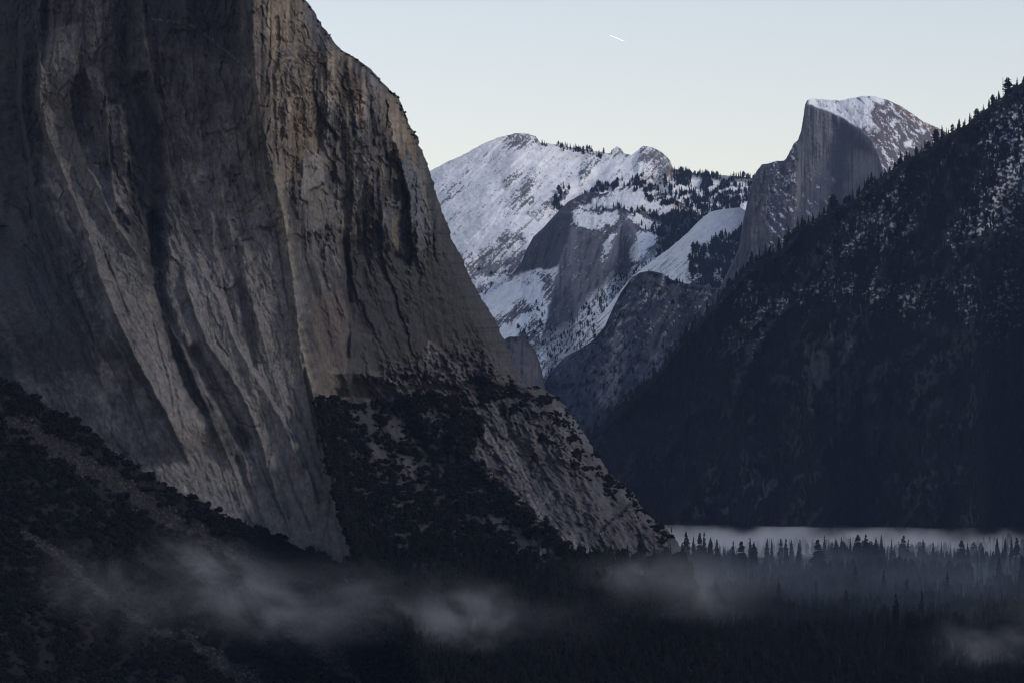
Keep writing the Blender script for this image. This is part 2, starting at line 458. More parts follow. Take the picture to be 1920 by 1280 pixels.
fr = fr + ((_pr - 0.5) * -4.0 + _px * (_pq - 0.5) * 8 + _py * 2.0) * (0.35 + 0.65 * R_) * calm * (1 - 0.7 * butt)
for (sx_, sy_, sd_, am_) in ((88, 120, 181, 1.0), (40, 66, 191, 0.8)):          # planar facets meeting at sharp arrises
    fb, f1_, f2_, fx_, fy_ = cells((U + 0.12 * Y) / sx_ + 0.06 * C.w1, (Y - 0.15 * U) / sy_ + 0.06 * C.w2, sd_)
    fr = fr + am_ * sx_ * 0.4 * (fx_ * (f1_ - 0.5) * 1.0 + fy_ * (f2_ - 0.42) * 0.8) * (0.7 * Lw * (1 - 0.5 * sstep(480, 640, Y)) + 0.45 * R_ * calm + 0.8 * butt)
D = D + rel + (fr - 3.0 * known) * rough * (1 - 0.62 * sstep(400, 600, Y) * Lw) * (1 - 0.4 * sstep(430, 560, Y) * R_ * (1 - butt)) + 1.6 * known + 0.5 * crk * Lw + 0.7 * fbm(X / 9, Y / 11, 4, 197, 0.6) * Lw * sstep(400, 600, Y)

# --- minerals plus light and shade painted in: grey granite, buff and pale streaks, dark water stains, darker diorite, scrub
st = fbm(U / 9, Y / 240, 4, 201, 0.65)           # long vertical streaks
st2 = fbm(U / 22, Y / 420, 3, 211, 0.6)
bl = fbm(X / 70, Y / 90, 4, 221, 0.55)
fine = fbm(X / 4.5, Y / 7, 3, 231, 0.6)
st3 = fbm(U / 3.6, Y / 110, 3, 241, 0.6)
GREY, PALE, BUFF, DARK, BLUE = (0.125, 0.115, 0.108), (0.25, 0.23, 0.21), (0.21, 0.168, 0.122), (0.034, 0.032, 0.034), (0.12, 0.123, 0.135)
many_ = lambda C, ps, a, b: np.maximum.reduce([C.mask(q, a, b) for q in ps])
Rc = sstep(-34, 12, side + 14 * C.w1)
col = np.ones(X.shape + (3,)) * np.array(GREY)
mot = fbm(X / 44, Y / 52, 5, 251, 0.62); mot2 = fbm(X / 13, Y / 15, 4, 252, 0.6)
pb, pr, pq, _, _ = cells(U / 30 + 0.12 * C.w1 + 0.16 * st, Y / 130 + 0.2 * C.w2, 35)
qb, qr, qq, _, _ = cells(U / 11 + 0.10 * C.w1, Y / 74 + 0.2 * C.w2, 45)
# right hand wall: slabs of different granite, from buff to blue-grey to nearly black
rw = np.ones(X.shape + (3,)) * np.array((0.105, 0.095, 0.088))
rw = mix(rw, (0.165, 0.13, 0.095), sstep(0.45, 0.6, pq + 0.5 * bl) * (1 - sstep(360, 520, Y)) * 0.85)
rw = mix(rw, (0.085, 0.085, 0.095), sstep(0.55, 0.65, 1 - pq) * 0.6)
rw *= 0.92 * np.exp(1.25 * (pr - 0.5) + 0.9 * (qr - 0.5) + 0.5 * mot + 0.35 * mot2)[..., None]
run = sstep(-0.05, 0.3, fbm(U / 50, Y / 300, 3, 255))             # where water runs, streaks gather
rw = mix(rw, (0.022, 0.021, 0.024), sstep(0.0, 0.22, st + 0.15 * mot2) * (0.25 + 0.65 * run))
rw = mix(rw, (0.022, 0.021, 0.024), sstep(0.12, 0.3, st3) * 0.45 * run)
rw = mix(rw, (0.20, 0.175, 0.15), sstep(0.16, 0.36, -st + 0.3 * mot2) * 0.55 * (1 - 0.8 * sstep(420, 540, Y)))
rw = mix(rw, (0.15, 0.135, 0.115), sstep(0.15, 0.35, -st3) * 0.35 * (1 - sstep(420, 540, Y)))
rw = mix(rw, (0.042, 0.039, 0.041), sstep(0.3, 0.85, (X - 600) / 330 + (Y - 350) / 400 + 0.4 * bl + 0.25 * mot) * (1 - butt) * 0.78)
# left hand wall: smoother, mottled grey, streaked mostly high up; rib light and recess shade painted in
lw = np.ones(X.shape + (3,)) * np.array((0.096, 0.089, 0.086)) * (1 + 0.25 * sstep(420, 760, Y))[..., None]
lw *= np.exp(0.85 * mot + 0.5 * mot2 + 0.55 * (pr - 0.5) + 0.3 * (qr - 0.5))[..., None]
upper = (1 - sstep(140, 340, Y)) * (1 - sstep(-360, -130, side))
lw = mix(lw, (0.105, 0.08, 0.058), sstep(0.0, 0.35, st2) * 0.6 * upper)
lw = mix(lw, (0.020, 0.020, 0.023), sstep(0.05, 0.3, st + 0.1 * bl) * (0.75 * upper + 0.12))
band = C.mask([(76, 60), (157, 40), (128, 175), (137, 233), (187, 353), (250, 467), (320, 613), (350, 673), (425, 850), (460, 930), (360, 880), (263, 687), (213, 580), (167, 443), (92, 262), (74, 200)], 4, 6)  # lit face of the main rib, painted lighter
lw = mix(lw, (0.130, 0.119, 0.110), band * (0.72 + 0.6 * mot).clip(0, 0.95))
band2 = C.mask([(350, 480), (372, 480), (440, 620), (500, 730), (560, 860), (600, 960), (640, 1040), (560, 1000), (500, 850), (430, 700)], 8, 12)  # lit faces of the lower ribs, painted lighter
lw = mix(lw, (0.130, 0.120, 0.113), band2 * (0.6 + 0.6 * mot).clip(0, 0.9))
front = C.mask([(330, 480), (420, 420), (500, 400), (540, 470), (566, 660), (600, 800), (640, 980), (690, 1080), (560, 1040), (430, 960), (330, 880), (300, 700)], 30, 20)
lw = mix(lw, (0.165, 0.153, 0.145), front * (0.6 + 0.7 * mot + 0.4 * mot2).clip(0, 0.9))  # paler over the lower front
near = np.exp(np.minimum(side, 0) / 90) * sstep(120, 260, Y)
lw = mix(lw, (0.150, 0.140, 0.133), (near * (0.5 + 0.9 * mot)).clip(0, 0.8))  # paler towards the prow
dkz = many_(C, [[(205, -80), (262, -80), (256, 140), (310, 250), (312, 420), (300, 560), (268, 500), (238, 420), (236, 210), (214, 150)], [(-420, -300), (60, -300), (70, 250), (100, 400), (150, 560), (190, 700), (-420, 700)], [(280, 540), (330, 620), (400, 760), (470, 860), (430, 860), (350, 740)], [(250, -60), (470, -60), (474, 100), (440, 120), (350, 90), (270, 60)]], 16, 22)  # dark diorite plus painted recess shade and corner vignette
lw = mix(lw, (0.045, 0.042, 0.043), (1 - sstep(200, 420, Y + 0.25 * X)) * (1 - band) * 0.6)  # upper left: diorite darkened further by a painted corner vignette
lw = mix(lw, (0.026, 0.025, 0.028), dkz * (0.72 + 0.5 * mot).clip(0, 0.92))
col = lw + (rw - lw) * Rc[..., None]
warm = np.exp(-np.abs(side - 2) / (9.0 + 7 * sstep(480, 760, Y))) * sstep(250, 420, Y) * (1 - sstep(960, 1040, Y))  # lit strip along the prow, painted into the colour
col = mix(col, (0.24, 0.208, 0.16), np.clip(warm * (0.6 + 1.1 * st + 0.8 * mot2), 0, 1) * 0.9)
col = mix(col, (0.187, 0.148, 0.104), C.mask([(474, -60), (560, -60), (590, 100), (575, 250), (552, 360), (530, 395), (500, 280), (474, 140)], 8, 10) * (0.45 + 0.5 * st2 - 0.3 * sstep(0.1, 0.5, st)).clip(0, 1))
col = mix(col, (0.194, 0.180, 0.162), C.mask([(568, 300), (590, 286), (607, 300), (608, 345), (580, 358), (578, 380), (562, 372), (565, 330)], 2, 3) * 0.85)
col = mix(col, (0.144, 0.133, 0.122), C.mask([(568, 360), (610, 345), (626, 372), (622, 418), (592, 432), (572, 410)], 5, 6) * 0.7)
col = mix(col, (0.194, 0.155, 0.104), C.mask([(735, 195), (750, 212), (772, 262), (790, 330), (806, 400), (796, 400), (776, 320), (758, 262)], 4, 5) * 0.75)
col = mix(col, (0.158, 0.130, 0.101), C.mask([(690, 150), (740, 190), (745, 260), (715, 240), (700, 190)], 7, 8) * 0.6)
col = mix(col, (0.115, 0.121, 0.133), C.mask([(748, 300), (768, 292), (795, 350), (802, 400), (812, 452), (792, 470), (778, 470), (782, 430), (766, 370)], 4, 6) * 0.8)
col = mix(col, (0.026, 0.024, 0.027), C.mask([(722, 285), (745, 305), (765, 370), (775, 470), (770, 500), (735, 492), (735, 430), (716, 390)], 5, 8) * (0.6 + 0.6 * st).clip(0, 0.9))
col = mix(col, (0.144, 0.119, 0.094), C.mask([(734, 405), (744, 405), (748, 470), (736, 474)], 2, 3) * 0.8)
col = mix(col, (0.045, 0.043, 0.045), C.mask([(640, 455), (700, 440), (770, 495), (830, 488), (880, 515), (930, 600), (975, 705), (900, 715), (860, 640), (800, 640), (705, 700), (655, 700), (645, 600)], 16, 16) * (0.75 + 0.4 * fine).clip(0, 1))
col = mix(col, (0.144, 0.133, 0.130), C.mask([(800, 640), (825, 650), (862, 690), (874, 735), (850, 742), (825, 745), (800, 700)], 4, 8) * (0.7 - 0.7 * st).clip(0, 1))
col = mix(col, (0.105, 0.087, 0.078), C.mask([(588, 560), (640, 540), (656, 600), (650, 752), (602, 752), (590, 640)], 4, 5) * (0.7 + 0.6 * st2).clip(0, 1))
col = mix(col, (0.158, 0.137, 0.119), C.mask([(622, 690), (649, 690), (650, 752), (606, 752)], 5, 5) * (0.5 - 1.0 * st).clip(0, 1))
col = mix(col, (0.063, 0.060, 0.063), butt * 0.75)
col = mix(col, (0.032, 0.030, 0.032), butt * sstep(0.0, 0.4, fbm((U - 0.3 * Y) / 12, Y / 30, 4, 261, 0.6)) * 0.7)
col = mix(col, (0.166, 0.158, 0.162), (C.groove([(890, 770), (925, 820), (950, 850), (965, 890), (990, 935), (1040, 1000), (1110, 1045), (1190, 1082)], 1, 13, 9, 0.02) * sstep(-0.15, 0.3, -st + 0.7 * fine)).clip(0, 1) * R_)
col = mix(col, (0.122, 0.117, 0.120), C.mask([(920, 790), (960, 800), (1000, 880), (1060, 960), (1050, 1010), (990, 960), (950, 880)], 10, 14) * sstep(-0.05, 0.35, fine * 0.6 - st) * 0.8)
for dike in ([(268, 34), (310, 40), (352, 44), (386, 66), (432, 102), (482, 152)], [(440, 240), (470, 300), (512, 336)], [(585, 440), (600, 460), (618, 498)], [(600, 470), (640, 610)],
             [(590, 40), (612, 90), (640, 120)], [(690, 330), (712, 380), (722, 400)], [(300, 540), (330, 600), (345, 660)]):
    col = mix(col, (0.187, 0.176, 0.166), (C.groove(dike, 1, 1.6, 4) * sstep(-0.25, 0.25, fine)).clip(0, 1) * 0.55)
# scrub-covered rim, ledges and the wooded apron
rimveg = np.exp(-np.maximum(edge_x - 2, 0) / (7 + 5 * bl)) * (1 - sstep(560, 660, Y)) * sstep(-0.3, 0.2, fine + 0.5)
col = mix(col, (0.035, 0.033, 0.034), (rimveg * 0.6).clip(0, 1) * R_)
apron = C.mask([(585, 752), (650, 752), (720, 758), (790, 742), (850, 742), (880, 770), (905, 800), (880, 850), (930, 905), (985, 955), (1010, 985), (1070, 1030), (1200, 1090), (1262, 1060), (1420, 1360), (560, 1360), (600, 900)], 7, 16)
holes = np.maximum.reduce([C.mask(p, 5, 14) for p in (
    [(690, 800), (712, 820), (730, 860), (720, 880), (690, 840)], [(740, 850), (775, 852), (780, 890), (755, 895)],
    [(655, 770), (690, 775), (700, 800), (660, 790)], [(905, 965), (950, 970), (1000, 1010), (1070, 1065), (1040, 1068), (960, 1030)],
    [(1095, 1040), (1150, 1065), (1195, 1085), (1170, 1090), (1110, 1062)], [(720, 920), (760, 950), (765, 960), (735, 945)], [(700, 770), (760, 790), (780, 830), (740, 820)])])
outcrop = sstep(0.08, 0.30, fbm((X - 0.5 * Y) / 40, (Y + 0.3 * X) / 26, 5, 311, 0.6)) * (1 - sstep(960, 1080, Y)) * sstep(640, 700, X)
foot = sstep(1035, 1060, Y + 8 * C.w1) * sstep(-60, -30, side)
WOOD = np.maximum(foot, apron * (1 - 0.85 * np.maximum(holes, 0.8 * outcrop)) * R_).clip(0, 1)
scrub = C.mask([(880, 700), (985, 712), (1060, 760), (1120, 845), (1200, 940), (1275, 1015), (1240, 1020), (1150, 930), (1080, 880), (1000, 790), (900, 760)], 10, 16) * sstep(0.12, 0.4, fbm(X / 34, Y / 20, 5, 301, 0.7) + 0.35 * fine) * R_
WOOD2 = scrub
col = mix(col, (0.046, 0.043, 0.044), apron * R_ * (1 - sstep(0.55, 0.8, holes)) * 0.75)
col = mix(col, (0.016, 0.0155, 0.014), (WOOD * 0.92).clip(0, 1))
col = mix(col, (0.040, 0.038, 0.038), (scrub * 0.75).clip(0, 1))
col *= (1 + 0.30 * fine)[..., None]
cr = np.exp(-b1 * 40) * 0.3 + np.exp(-pb * 34) * 0.3 * Rc + np.exp(-qb * 24) * 0.12 * Rc + 1.0 * crk            # darker along the cracks
col *= (1 - 0.7 * cr.clip(0, 1))[..., None]
col = np.clip(col, 0.006, 0.6)
P = world_at(X, Y, D)
# the far side: fold back behind the skyline, and a plateau behind the top
back = []
for k, (dd, dx) in enumerate(((25, -1.0), (90, -6), (260, -25), (700, -70), (1600, -150))):
    back.append(world_at(xr + dx, yv + 0.25 * -dx, D[:, -1] + dd))
P = np.concatenate([P, np.stack(back, 1)], 1)
col = np.concatenate([col, np.repeat(col[:, -1:], len(back), 1)], 1)
top = P[:1].copy(); top2 = P[:1].copy(); top[..., 1] += 300; top[..., 2] -= 40; top2[..., 1] += 2200; top2[..., 2] -= 300
P_CLIFF = P
P = np.concatenate([top2, top, P], 0); col = np.concatenate([col[:1], col[:1], col], 0)
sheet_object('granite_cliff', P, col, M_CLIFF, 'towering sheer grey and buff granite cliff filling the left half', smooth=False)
CL_X, CL_Y, CL_WOOD, CL_SCRUB, CL_RIM = X, Y, WOOD, WOOD2, rimveg * R_

# ================================================================== wooded talus slope under the cliff, bottom left
TOP = [(-420, 470), (-60, 680), (0, 708), (50, 735), (100, 768), (150, 792), (230, 862), (330, 922), (380, 942), (430, 975), (520, 1008), (600, 1040), (640, 1052), (690, 1074), (800, 1130), (1000, 1230), (1150, 1330)]
nx, ny = 460, 300
xv = np.concatenate([np.linspace(-420, -20, 40, endpoint=False), np.linspace(-20, 1150, nx - 40)])
yt = pl(TOP, xv) + fbm(xv / 20, xv * 0, 4, 7) * 5
v = np.linspace(0, 1, ny) ** 1.1
X = np.repeat(xv[None], ny, 0)
yb = np.maximum(1420, yt + 90)
Y = yt[None] + (yb - yt)[None] * v[:, None]
C = Canvas(X, Y, 400)
D = 2872 - 0.62 * (Y - yt[None]) + 0.02 * np.maximum(X - 400, 0)
D = D + 9 * fbm(X / 120, Y / 120, 4, 401) + 3.2 * fbm(X / 26, Y / 20, 4, 411, 0.6) + 1.2 * fbm(X / 6, Y / 5, 3, 421, 0.6)
scree = np.maximum.reduce([C.mask(p, 5, 16) for p in (
    [(-60, 720), (20, 770), (110, 820), (200, 870), (262, 915), (330, 960), (400, 1000), (470, 1050), (440, 1060), (330, 1000), (250, 950), (150, 890), (90, 850), (0, 780)],
    [(20, 975), (60, 990), (140, 1045), (170, 1085), (210, 1120), (260, 1150), (330, 1190), (300, 1195), (230, 1150), (160, 1110), (110, 1060), (50, 1010)],
    [(330, 1175), (380, 1200), (430, 1230), (480, 1260), (540, 1310), (470, 1300), (400, 1260), (340, 1215)],
    [(330, 1040), (400, 1055), (470, 1100), (540, 1150), (600, 1195), (650, 1245), (690, 1290), (640, 1275), (590, 1230), (520, 1190), (450, 1140), (380, 1090)],
    [(560, 1085), (620, 1125), (690, 1170), (730, 1205), (700, 1205), (640, 1165), (590, 1120)],
    [(150, 945), (190, 955), (185, 972), (160, 965)])])
D = D + 3 * scree
col = np.ones(X.shape + (3,)) * np.array((0.009, 0.0086, 0.008))
fn = fbm(X / 4, Y / 4, 3, 431, 0.7)
col = mix(col, (0.0135, 0.0132, 0.0140), (scree * sstep(-0.25, 0.35, fn + 0.4 * fbm(X / 18, Y / 14, 3, 433))).clip(0, 1))
col *= (1 + 0.5 * fn)[..., None]; col = np.clip(col, 0.004, 0.5)
P = world_at(X, Y, D)
SL_P, SL_SCREE, SL_X, SL_Y = P, scree, X, Y
b0 = world_at(xv, yt + 6, D[0] + 30); b1_ = world_at(xv, yt + 60, D[0] + 140)
P = np.concatenate([b1_[None], b0[None], P], 0); col = np.concatenate([col[:1], col[:1], col], 0)
sheet_object('talus_slope', P, col, M_TALUS, 'dark wooded talus slope with grey scree streaks at the bottom left')

# ================================================================== valley floor, one sheet to the horizon
def floor_z(d):
    return np.interp(d, [-4000, 1500, 2500, 4500, 6000, 7000, 20000, 80000], [-25, -20, 0, 45, 78, 95, 110, 110])
gy = np.concatenate([np.linspace(-4000, 1400, 12), np.linspace(1500, 9000, 150), np.geomspace(9300, 32000, 24)])
gx = np.concatenate([-np.geomspace(30000, 1600, 14), np.linspace(-1500, 1800, 120), np.geomspace(1900, 30000, 14)])
GX, GY = np.meshgrid(gx, gy)
GZ = floor_z(GY) + 4 * fbm(GX / 300, GY / 300, 4, 501)
col = np.ones(GX.shape + (3,)) * np.array((0.014, 0.014, 0.012)) * (1 + 0.5 * fbm(GX / 60, GY / 60, 3, 511))[..., None]
me = mesh_from('valley_floor', np.stack([GX, GY, GZ], -1), grid_faces(*GX.shape, flip=True), [M_TALUS], np.clip(col, 0.004, 1), True)
props(link('valley_floor', me), 'dark flat forest floor of the valley', kind='structure')
# ================================================================== mountains up the valley
def massif(name, top, x0, x1, nx, ybot, ny, d_top, slope_fn, relief_fn, color_fn, mat, label, seed, jit=1.2, jscale=7.0, power=1.0):
    """A mountain as rows below its skyline; slope_fn gives metres forward per row, relief_fn metres of relief."""
    xv = np.linspace(x0, x1, nx)
    yt = pl(top, xv) + fbm(xv / jscale, xv * 0 + seed, 4, seed, 0.6) * jit
    t = np.linspace(0, 1, ny) ** power
    yb = np.broadcast_to(np.asarray(ybot, float), xv.shape)
    X = np.repeat(xv[None], ny, 0)
    Y = yt[None] + np.maximum(yb - yt, 20)[None] * t[:, None]
    C = Canvas(X, Y, seed)
    sl = slope_fn(C, yt)
    dy = np.diff(Y, axis=0, prepend=Y[:1])
    D = pl(d_top, xv)[None] - np.cumsum(sl * dy, 0)
    dx = (x1 - x0) / (nx - 1)                       # keep the slope itself smooth where the skyline is jagged
    k = np.exp(-0.5 * (np.arange(-int(60 / dx), int(60 / dx) + 1) * dx / 22.0) ** 2); k /= k.sum()
    base = pl(top, xv)
    ref = np.convolve(np.pad(base, len(k) // 2, mode='reflect', reflect_type='odd'), k, 'valid')
    D = D - (yt - ref)[None] * sl.mean(0)[None]
    D = D + relief_fn(C, yt)
    col = color_fn(C, yt)
    P = world_at(X, Y, D)
    back = [world_at(xv, yt + dp, D[0] + dd) for dp, dd in ((60, 2600), (20, 900), (5, 260), (1.0, 60))]
    PP = np.concatenate([np.stack(back, 0), P], 0)
    cc = np.concatenate([np.repeat(col[:1], 4, 0), col], 0)
    o = sheet_object(name, PP, np.clip(cc, 0.008, 0.85), mat, label)
    return dict(o=o, X=X, Y=Y, P=P, C=C, yt=yt, xv=xv, D=D)

SNOW = (0.85, 0.85, 0.86)
ROCK = (0.115, 0.113, 0.122)
DROCK = (0.07, 0.07, 0.078)

def many(C, polys, soft=4, warp=10):
    return np.maximum.reduce([C.mask(p, soft, warp) for p in polys])

# ---- A: the long snowy ridge at the head of the valley
A_TOP = [(560, 470), (700, 385), (808, 320), (840, 303), (870, 290), (905, 270), (935, 258), (968, 250), (990, 251), (1004, 256), (1014, 268), (1040, 271), (1065, 276),
         (1090, 279), (1120, 284), (1144, 288), (1149, 280), (1156, 275), (1164, 278), (1170, 288), (1184, 291), (1196, 282), (1206, 274), (1222, 276), (1238, 284), (1250, 293),
         (1257, 303), (1262, 316), (1280, 321), (1310, 326), (1350, 328), (1415, 334), (1480, 345), (1600, 400)]
A_ROCK = [[(948, 262), (968, 249), (992, 250), (1006, 256), (1016, 268), (1004, 272), (985, 268), (970, 276), (935, 279)],
          [(1005, 314), (1012, 330), (1002, 350), (992, 380), (975, 388), (948, 390), (962, 362), (985, 338)], [(972, 322), (962, 346), (938, 358), (945, 338)],
          [(1098, 290), (1120, 288), (1110, 318), (1100, 334), (1086, 348), (1092, 312)], [(1072, 342), (1062, 366), (1042, 392), (1005, 410), (992, 402), (1028, 380), (1052, 350)],
          [(877, 332), (866, 346), (838, 378), (828, 372)], [(835, 365), (850, 366), (838, 380), (822, 384)],
          [(962, 428), (988, 422), (978, 450), (944, 472), (922, 497), (884, 502), (868, 492), (920, 460)],
          [(870, 497), (930, 482), (985, 466), (1000, 478), (985, 514), (950, 521), (930, 512), (880, 527)],
          [(880, 530), (922, 532), (900, 562), (888, 548)], [(918, 602), (958, 576), (985, 560), (1002, 570), (962, 606), (930, 618)],
          [(1148, 288), (1152, 276), (1165, 274), (1174, 292)],
          [(1205, 300), (1203, 272), (1224, 272), (1250, 288), (1262, 304), (1270, 328), (1240, 338), (1218, 328), (1222, 312)],
          [(970, 528), (1000, 520), (1000, 526), (975, 533)], [(1000, 500), (1042, 500), (1050, 560), (1020, 580), (1000, 560), (1020, 530)]]
def a_slope(C, yt):
    return 3.3 - 1.9 * many(C, A_ROCK[7:11] + [A_ROCK[12]], 8, 8)
def a_relief(C, yt):
    X, Y = C.X, C.Y
    U = X + 0.95 * (Y - 250)
    r = 20 * ridged(U / 52, Y / 150, 3, 601, 0.4) + 34 * fbm(X / 90, Y / 90, 3, 602, 0.42) + 3 * fbm(U / 9, Y / 40, 3, 603, 0.5) + 1.0 * fbm(X / 5, Y / 5, 3, 604)
    r = r - 22 * many(C, A_ROCK[1:5], 6, 6) - 90 * C.mask([(1195, 262), (1230, 262), (1275, 320), (1250, 350), (1200, 330)], 16, 6)
    return r * sstep(0, 14, Y - yt[None]) + 3 * fbm(X / 6, Y / 6, 3, 605)
def a_color(C, yt):
    X, Y = C.X, C.Y
    U = X + 0.95 * (Y - 250)
    n = fbm(U / 7, Y / 26, 4, 611, 0.65); n2 = fbm(X / 30, Y / 30, 4, 612); f = fbm(X / 3.2, Y / 3.2, 3, 613, 0.7)
    rock = many(C, A_ROCK, 13, 18) * 0.78 + n * 0.95 + f * 0.6
    low = sstep(470, 600, Y) * 0.12
    thin = sstep(0.44, 0.60, rock + low) 
    speck = sstep(0.42, 0.56, n * 0.7 + f * 0.55 + n2 * 0.25 + low + 0.08 * sstep(1040, 1200, X)) * (0.35 + 0.45 * sstep(900, 1060, X))
    col = np.ones(X.shape + (3,)) * np.array(SNOW)
    col *= (1 - 0.10 * sstep(0, 0.4, n2))[..., None]
    col = mix(col, ROCK, np.maximum(thin * 0.95, speck * 0.75))
    col = mix(col, (0.30, 0.20, 0.14), C.mask([(1252, 312), (1266, 318), (1282, 336), (1268, 342), (1255, 336)], 4, 5) * 0.85)
    col = mix(col, (0.05, 0.05, 0.055), C.mask([(1262, 318), (1320, 324), (1416, 332), (1412, 345), (1330, 340), (1270, 332)], 4, 6) * 0.8)
    return col * (1 + 0.10 * f)[..., None]
A = massif('snowy_mountain', A_TOP, 700, 1500, 520, 700, 300, [(0, 16500)], a_slope, a_relief, a_color, M_FAR, 'long snow covered mountain ridge closing the head of the valley', 600, 1.4, 9)

# ---- B: snow-capped domes with dark walls in front of it
B_TOP = [(860, 600), (940, 535), (962, 512), (978, 492), (986, 470), (1000, 444), (1020, 426), (1036, 408), (1050, 393), (1065, 379), (1085, 367), (1108, 360), (1128, 364), (1150, 357),
         (1175, 350), (1195, 348), (1216, 354), (1245, 363), (1270, 376), (1290, 388), (1312, 402), (1330, 432), (1345, 480), (1420, 560)]
B_DARK = [[(950, 530), (986, 468), (1020, 424), (1065, 377), (1108, 358), (1134, 364), (1112, 376), (1086, 386), (1073, 396), (1070, 425), (1054, 480), (1046, 500), (1000, 506), (975, 515)]]
B_WALL = [[(1070, 424), (1100, 432), (1135, 436), (1128, 470), (1132, 500), (1128, 530), (1100, 560), (1072, 602), (1042, 610), (1028, 592), (1038, 540), (1054, 480)],
          [(1166, 400), (1178, 410), (1196, 434), (1188, 470), (1178, 498), (1140, 512), (1130, 500), (1150, 455), (1160, 430)]]
B_SNOW = [[(1076, 392), (1110, 396), (1166, 400), (1158, 412), (1150, 424), (1122, 431), (1096, 426), (1078, 420)],
          [(1174, 400), (1200, 404), (1242, 422), (1238, 432), (1206, 430), (1186, 416)], [(1142, 440), (1158, 434), (1148, 462), (1132, 488), (1128, 468)],
          [(1194, 438), (1240, 432), (1232, 458), (1192, 490), (1180, 486), (1186, 466)],
          [(1076, 392), (1132, 368), (1192, 346), (1252, 366), (1300, 394), (1312, 406), (1262, 402), (1200, 394), (1130, 390)]]
B_TALUS = [[(1205, 486), (1275, 452), (1300, 470), (1260, 520), (1190, 560), (1110, 650), (1040, 705), (990, 720), (1010, 660), (1040, 612), (1080, 590), (1150, 512)]]
def b_slope(C, yt):
    w = many(C, B_WALL + B_DARK, 8, 5)
    s = many(C, B_SNOW, 6, 5)
    return 3.0 - 2.3 * w + 2.0 * s
def b_relief(C, yt):
    X, Y = C.X, C.Y
    U = X + 0.35 * (Y - 400)
    r = 14 * fbm(U / 14, Y / 90, 4, 625, 0.6) * many(C, B_WALL + B_DARK, 8, 5) + 10 * fbm(U / 30, Y / 120, 4, 621) + 8 * fbm(X / 24, Y / 24, 4, 622) + 5 * fbm(U / 6, Y / 60, 3, 623) + 3.5 * fbm(X / 5, Y / 5, 3, 624)
    r = r + C.edge([(1072, 396), (1068, 425), (1060, 470), (1052, 520), (1044, 570), (1040, 612)], 70, 60, 30, -1, 2, 0.03) * 0.8
    r = r + C.edge([(1166, 396), (1158, 420), (1148, 455), (1134, 500), (1118, 540)], 80, 14, 50, 1, 2, 0.03) * -0.3
    r = r - 60 * C.mask(B_WALL[1], 8, 4) + 40 * C.mask([(1236, 330), (1330, 380), (1360, 470), (1260, 460), (1200, 425)], 20, 6)
    return r * sstep(0, 10, Y - yt[None])
def b_color(C, yt):
    X, Y = C.X, C.Y
    U = X + 0.9 * (Y - 400)
    n = fbm(U / 6, Y / 24, 4, 631, 0.65); f = fbm(X / 3.2, Y / 3.2, 3, 632, 0.7); v = fbm((X + 0.25 * Y) / 5, Y / 60, 3, 633)
    col = np.ones(X.shape + (3,)) * np.array((0.09, 0.09, 0.10))
    lowsnow = C.mask([(850, 600), (930, 532), (975, 510), (1048, 498), (1038, 540), (1028, 592), (1010, 650), (940, 670), (860, 670)], 3, 6)
    lr = many(C, [[(970, 528), (1000, 520), (1000, 526), (975, 533)], [(1000, 512), (1044, 508), (1040, 560), (1018, 575), (1022, 535)], [(918, 602), (958, 576), (985, 560), (1002, 570), (962, 606), (930, 618)], [(880, 530), (922, 532), (900, 562), (888, 548)], [(960, 640), (1000, 600), (1020, 600), (1010, 680)]], 9, 14)
    col = mix(col, SNOW, lowsnow * (1 - sstep(0.40, 0.62, lr * 0.75 + n * 0.9 + f * 0.5)))
    tal = many(C, B_TALUS, 12, 12)
    col = mix(col, SNOW, tal * sstep(-0.15, 0.2, n * 0.9 + f * 0.5 + 0.22))
    col = mix(col, (0.19, 0.19, 0.205), many(C, B_WALL, 3, 5) * (0.9 + 0.4 * v).clip(0, 1))
    col = mix(col, (0.29, 0.29, 0.31), C.mask([(1074, 428), (1082, 432), (1066, 520), (1048, 600), (1040, 600), (1052, 520)], 4, 5) * 0.6 + C.mask(B_WALL[1], 4, 5) * sstep(0, .4, v) * 0.6)
    col = mix(col, (0.062, 0.063, 0.072), many(C, B_DARK, 3, 6) * (0.9 + 0.5 * v).clip(0, 0.97))
    sn = many(C, B_SNOW, 5, 10)
    col = mix(col, SNOW, sstep(0.40, 0.58, sn * 0.85 + 0.75 * n + 0.45 * f) * (1 - many(C, B_DARK, 2, 4) * 0.7))
    col = mix(col, (0.34, 0.23, 0.16), C.mask([(1262, 380), (1285, 384), (1312, 400), (1306, 410), (1280, 404), (1262, 396)], 5, 5) * 0.85 * sstep(-0.3, 0.2, f + 0.1))  # warm sun glow painted on the dome's right edge
    col = mix(col, SNOW, sstep(0.25, 0.45, many(C, B_DARK, 3, 4) * 0.1 + fbm((X - 1.5 * Y) / 14, (X + Y * .6) / 60, 3, 634) * C.mask([(1060, 385), (1120, 362), (1134, 368), (1080, 398)], 5, 4)) * 0.7)
    return col * (1 + 0.10 * f)[..., None]
B = massif('snow_capped_dome', B_TOP, 860, 1420, 420, 720, 280, [(0, 13800)], b_slope, b_relief, b_color, M_FAR, 'snow capped granite domes with dark sheer walls in the middle distance', 620, 1.0, 8)

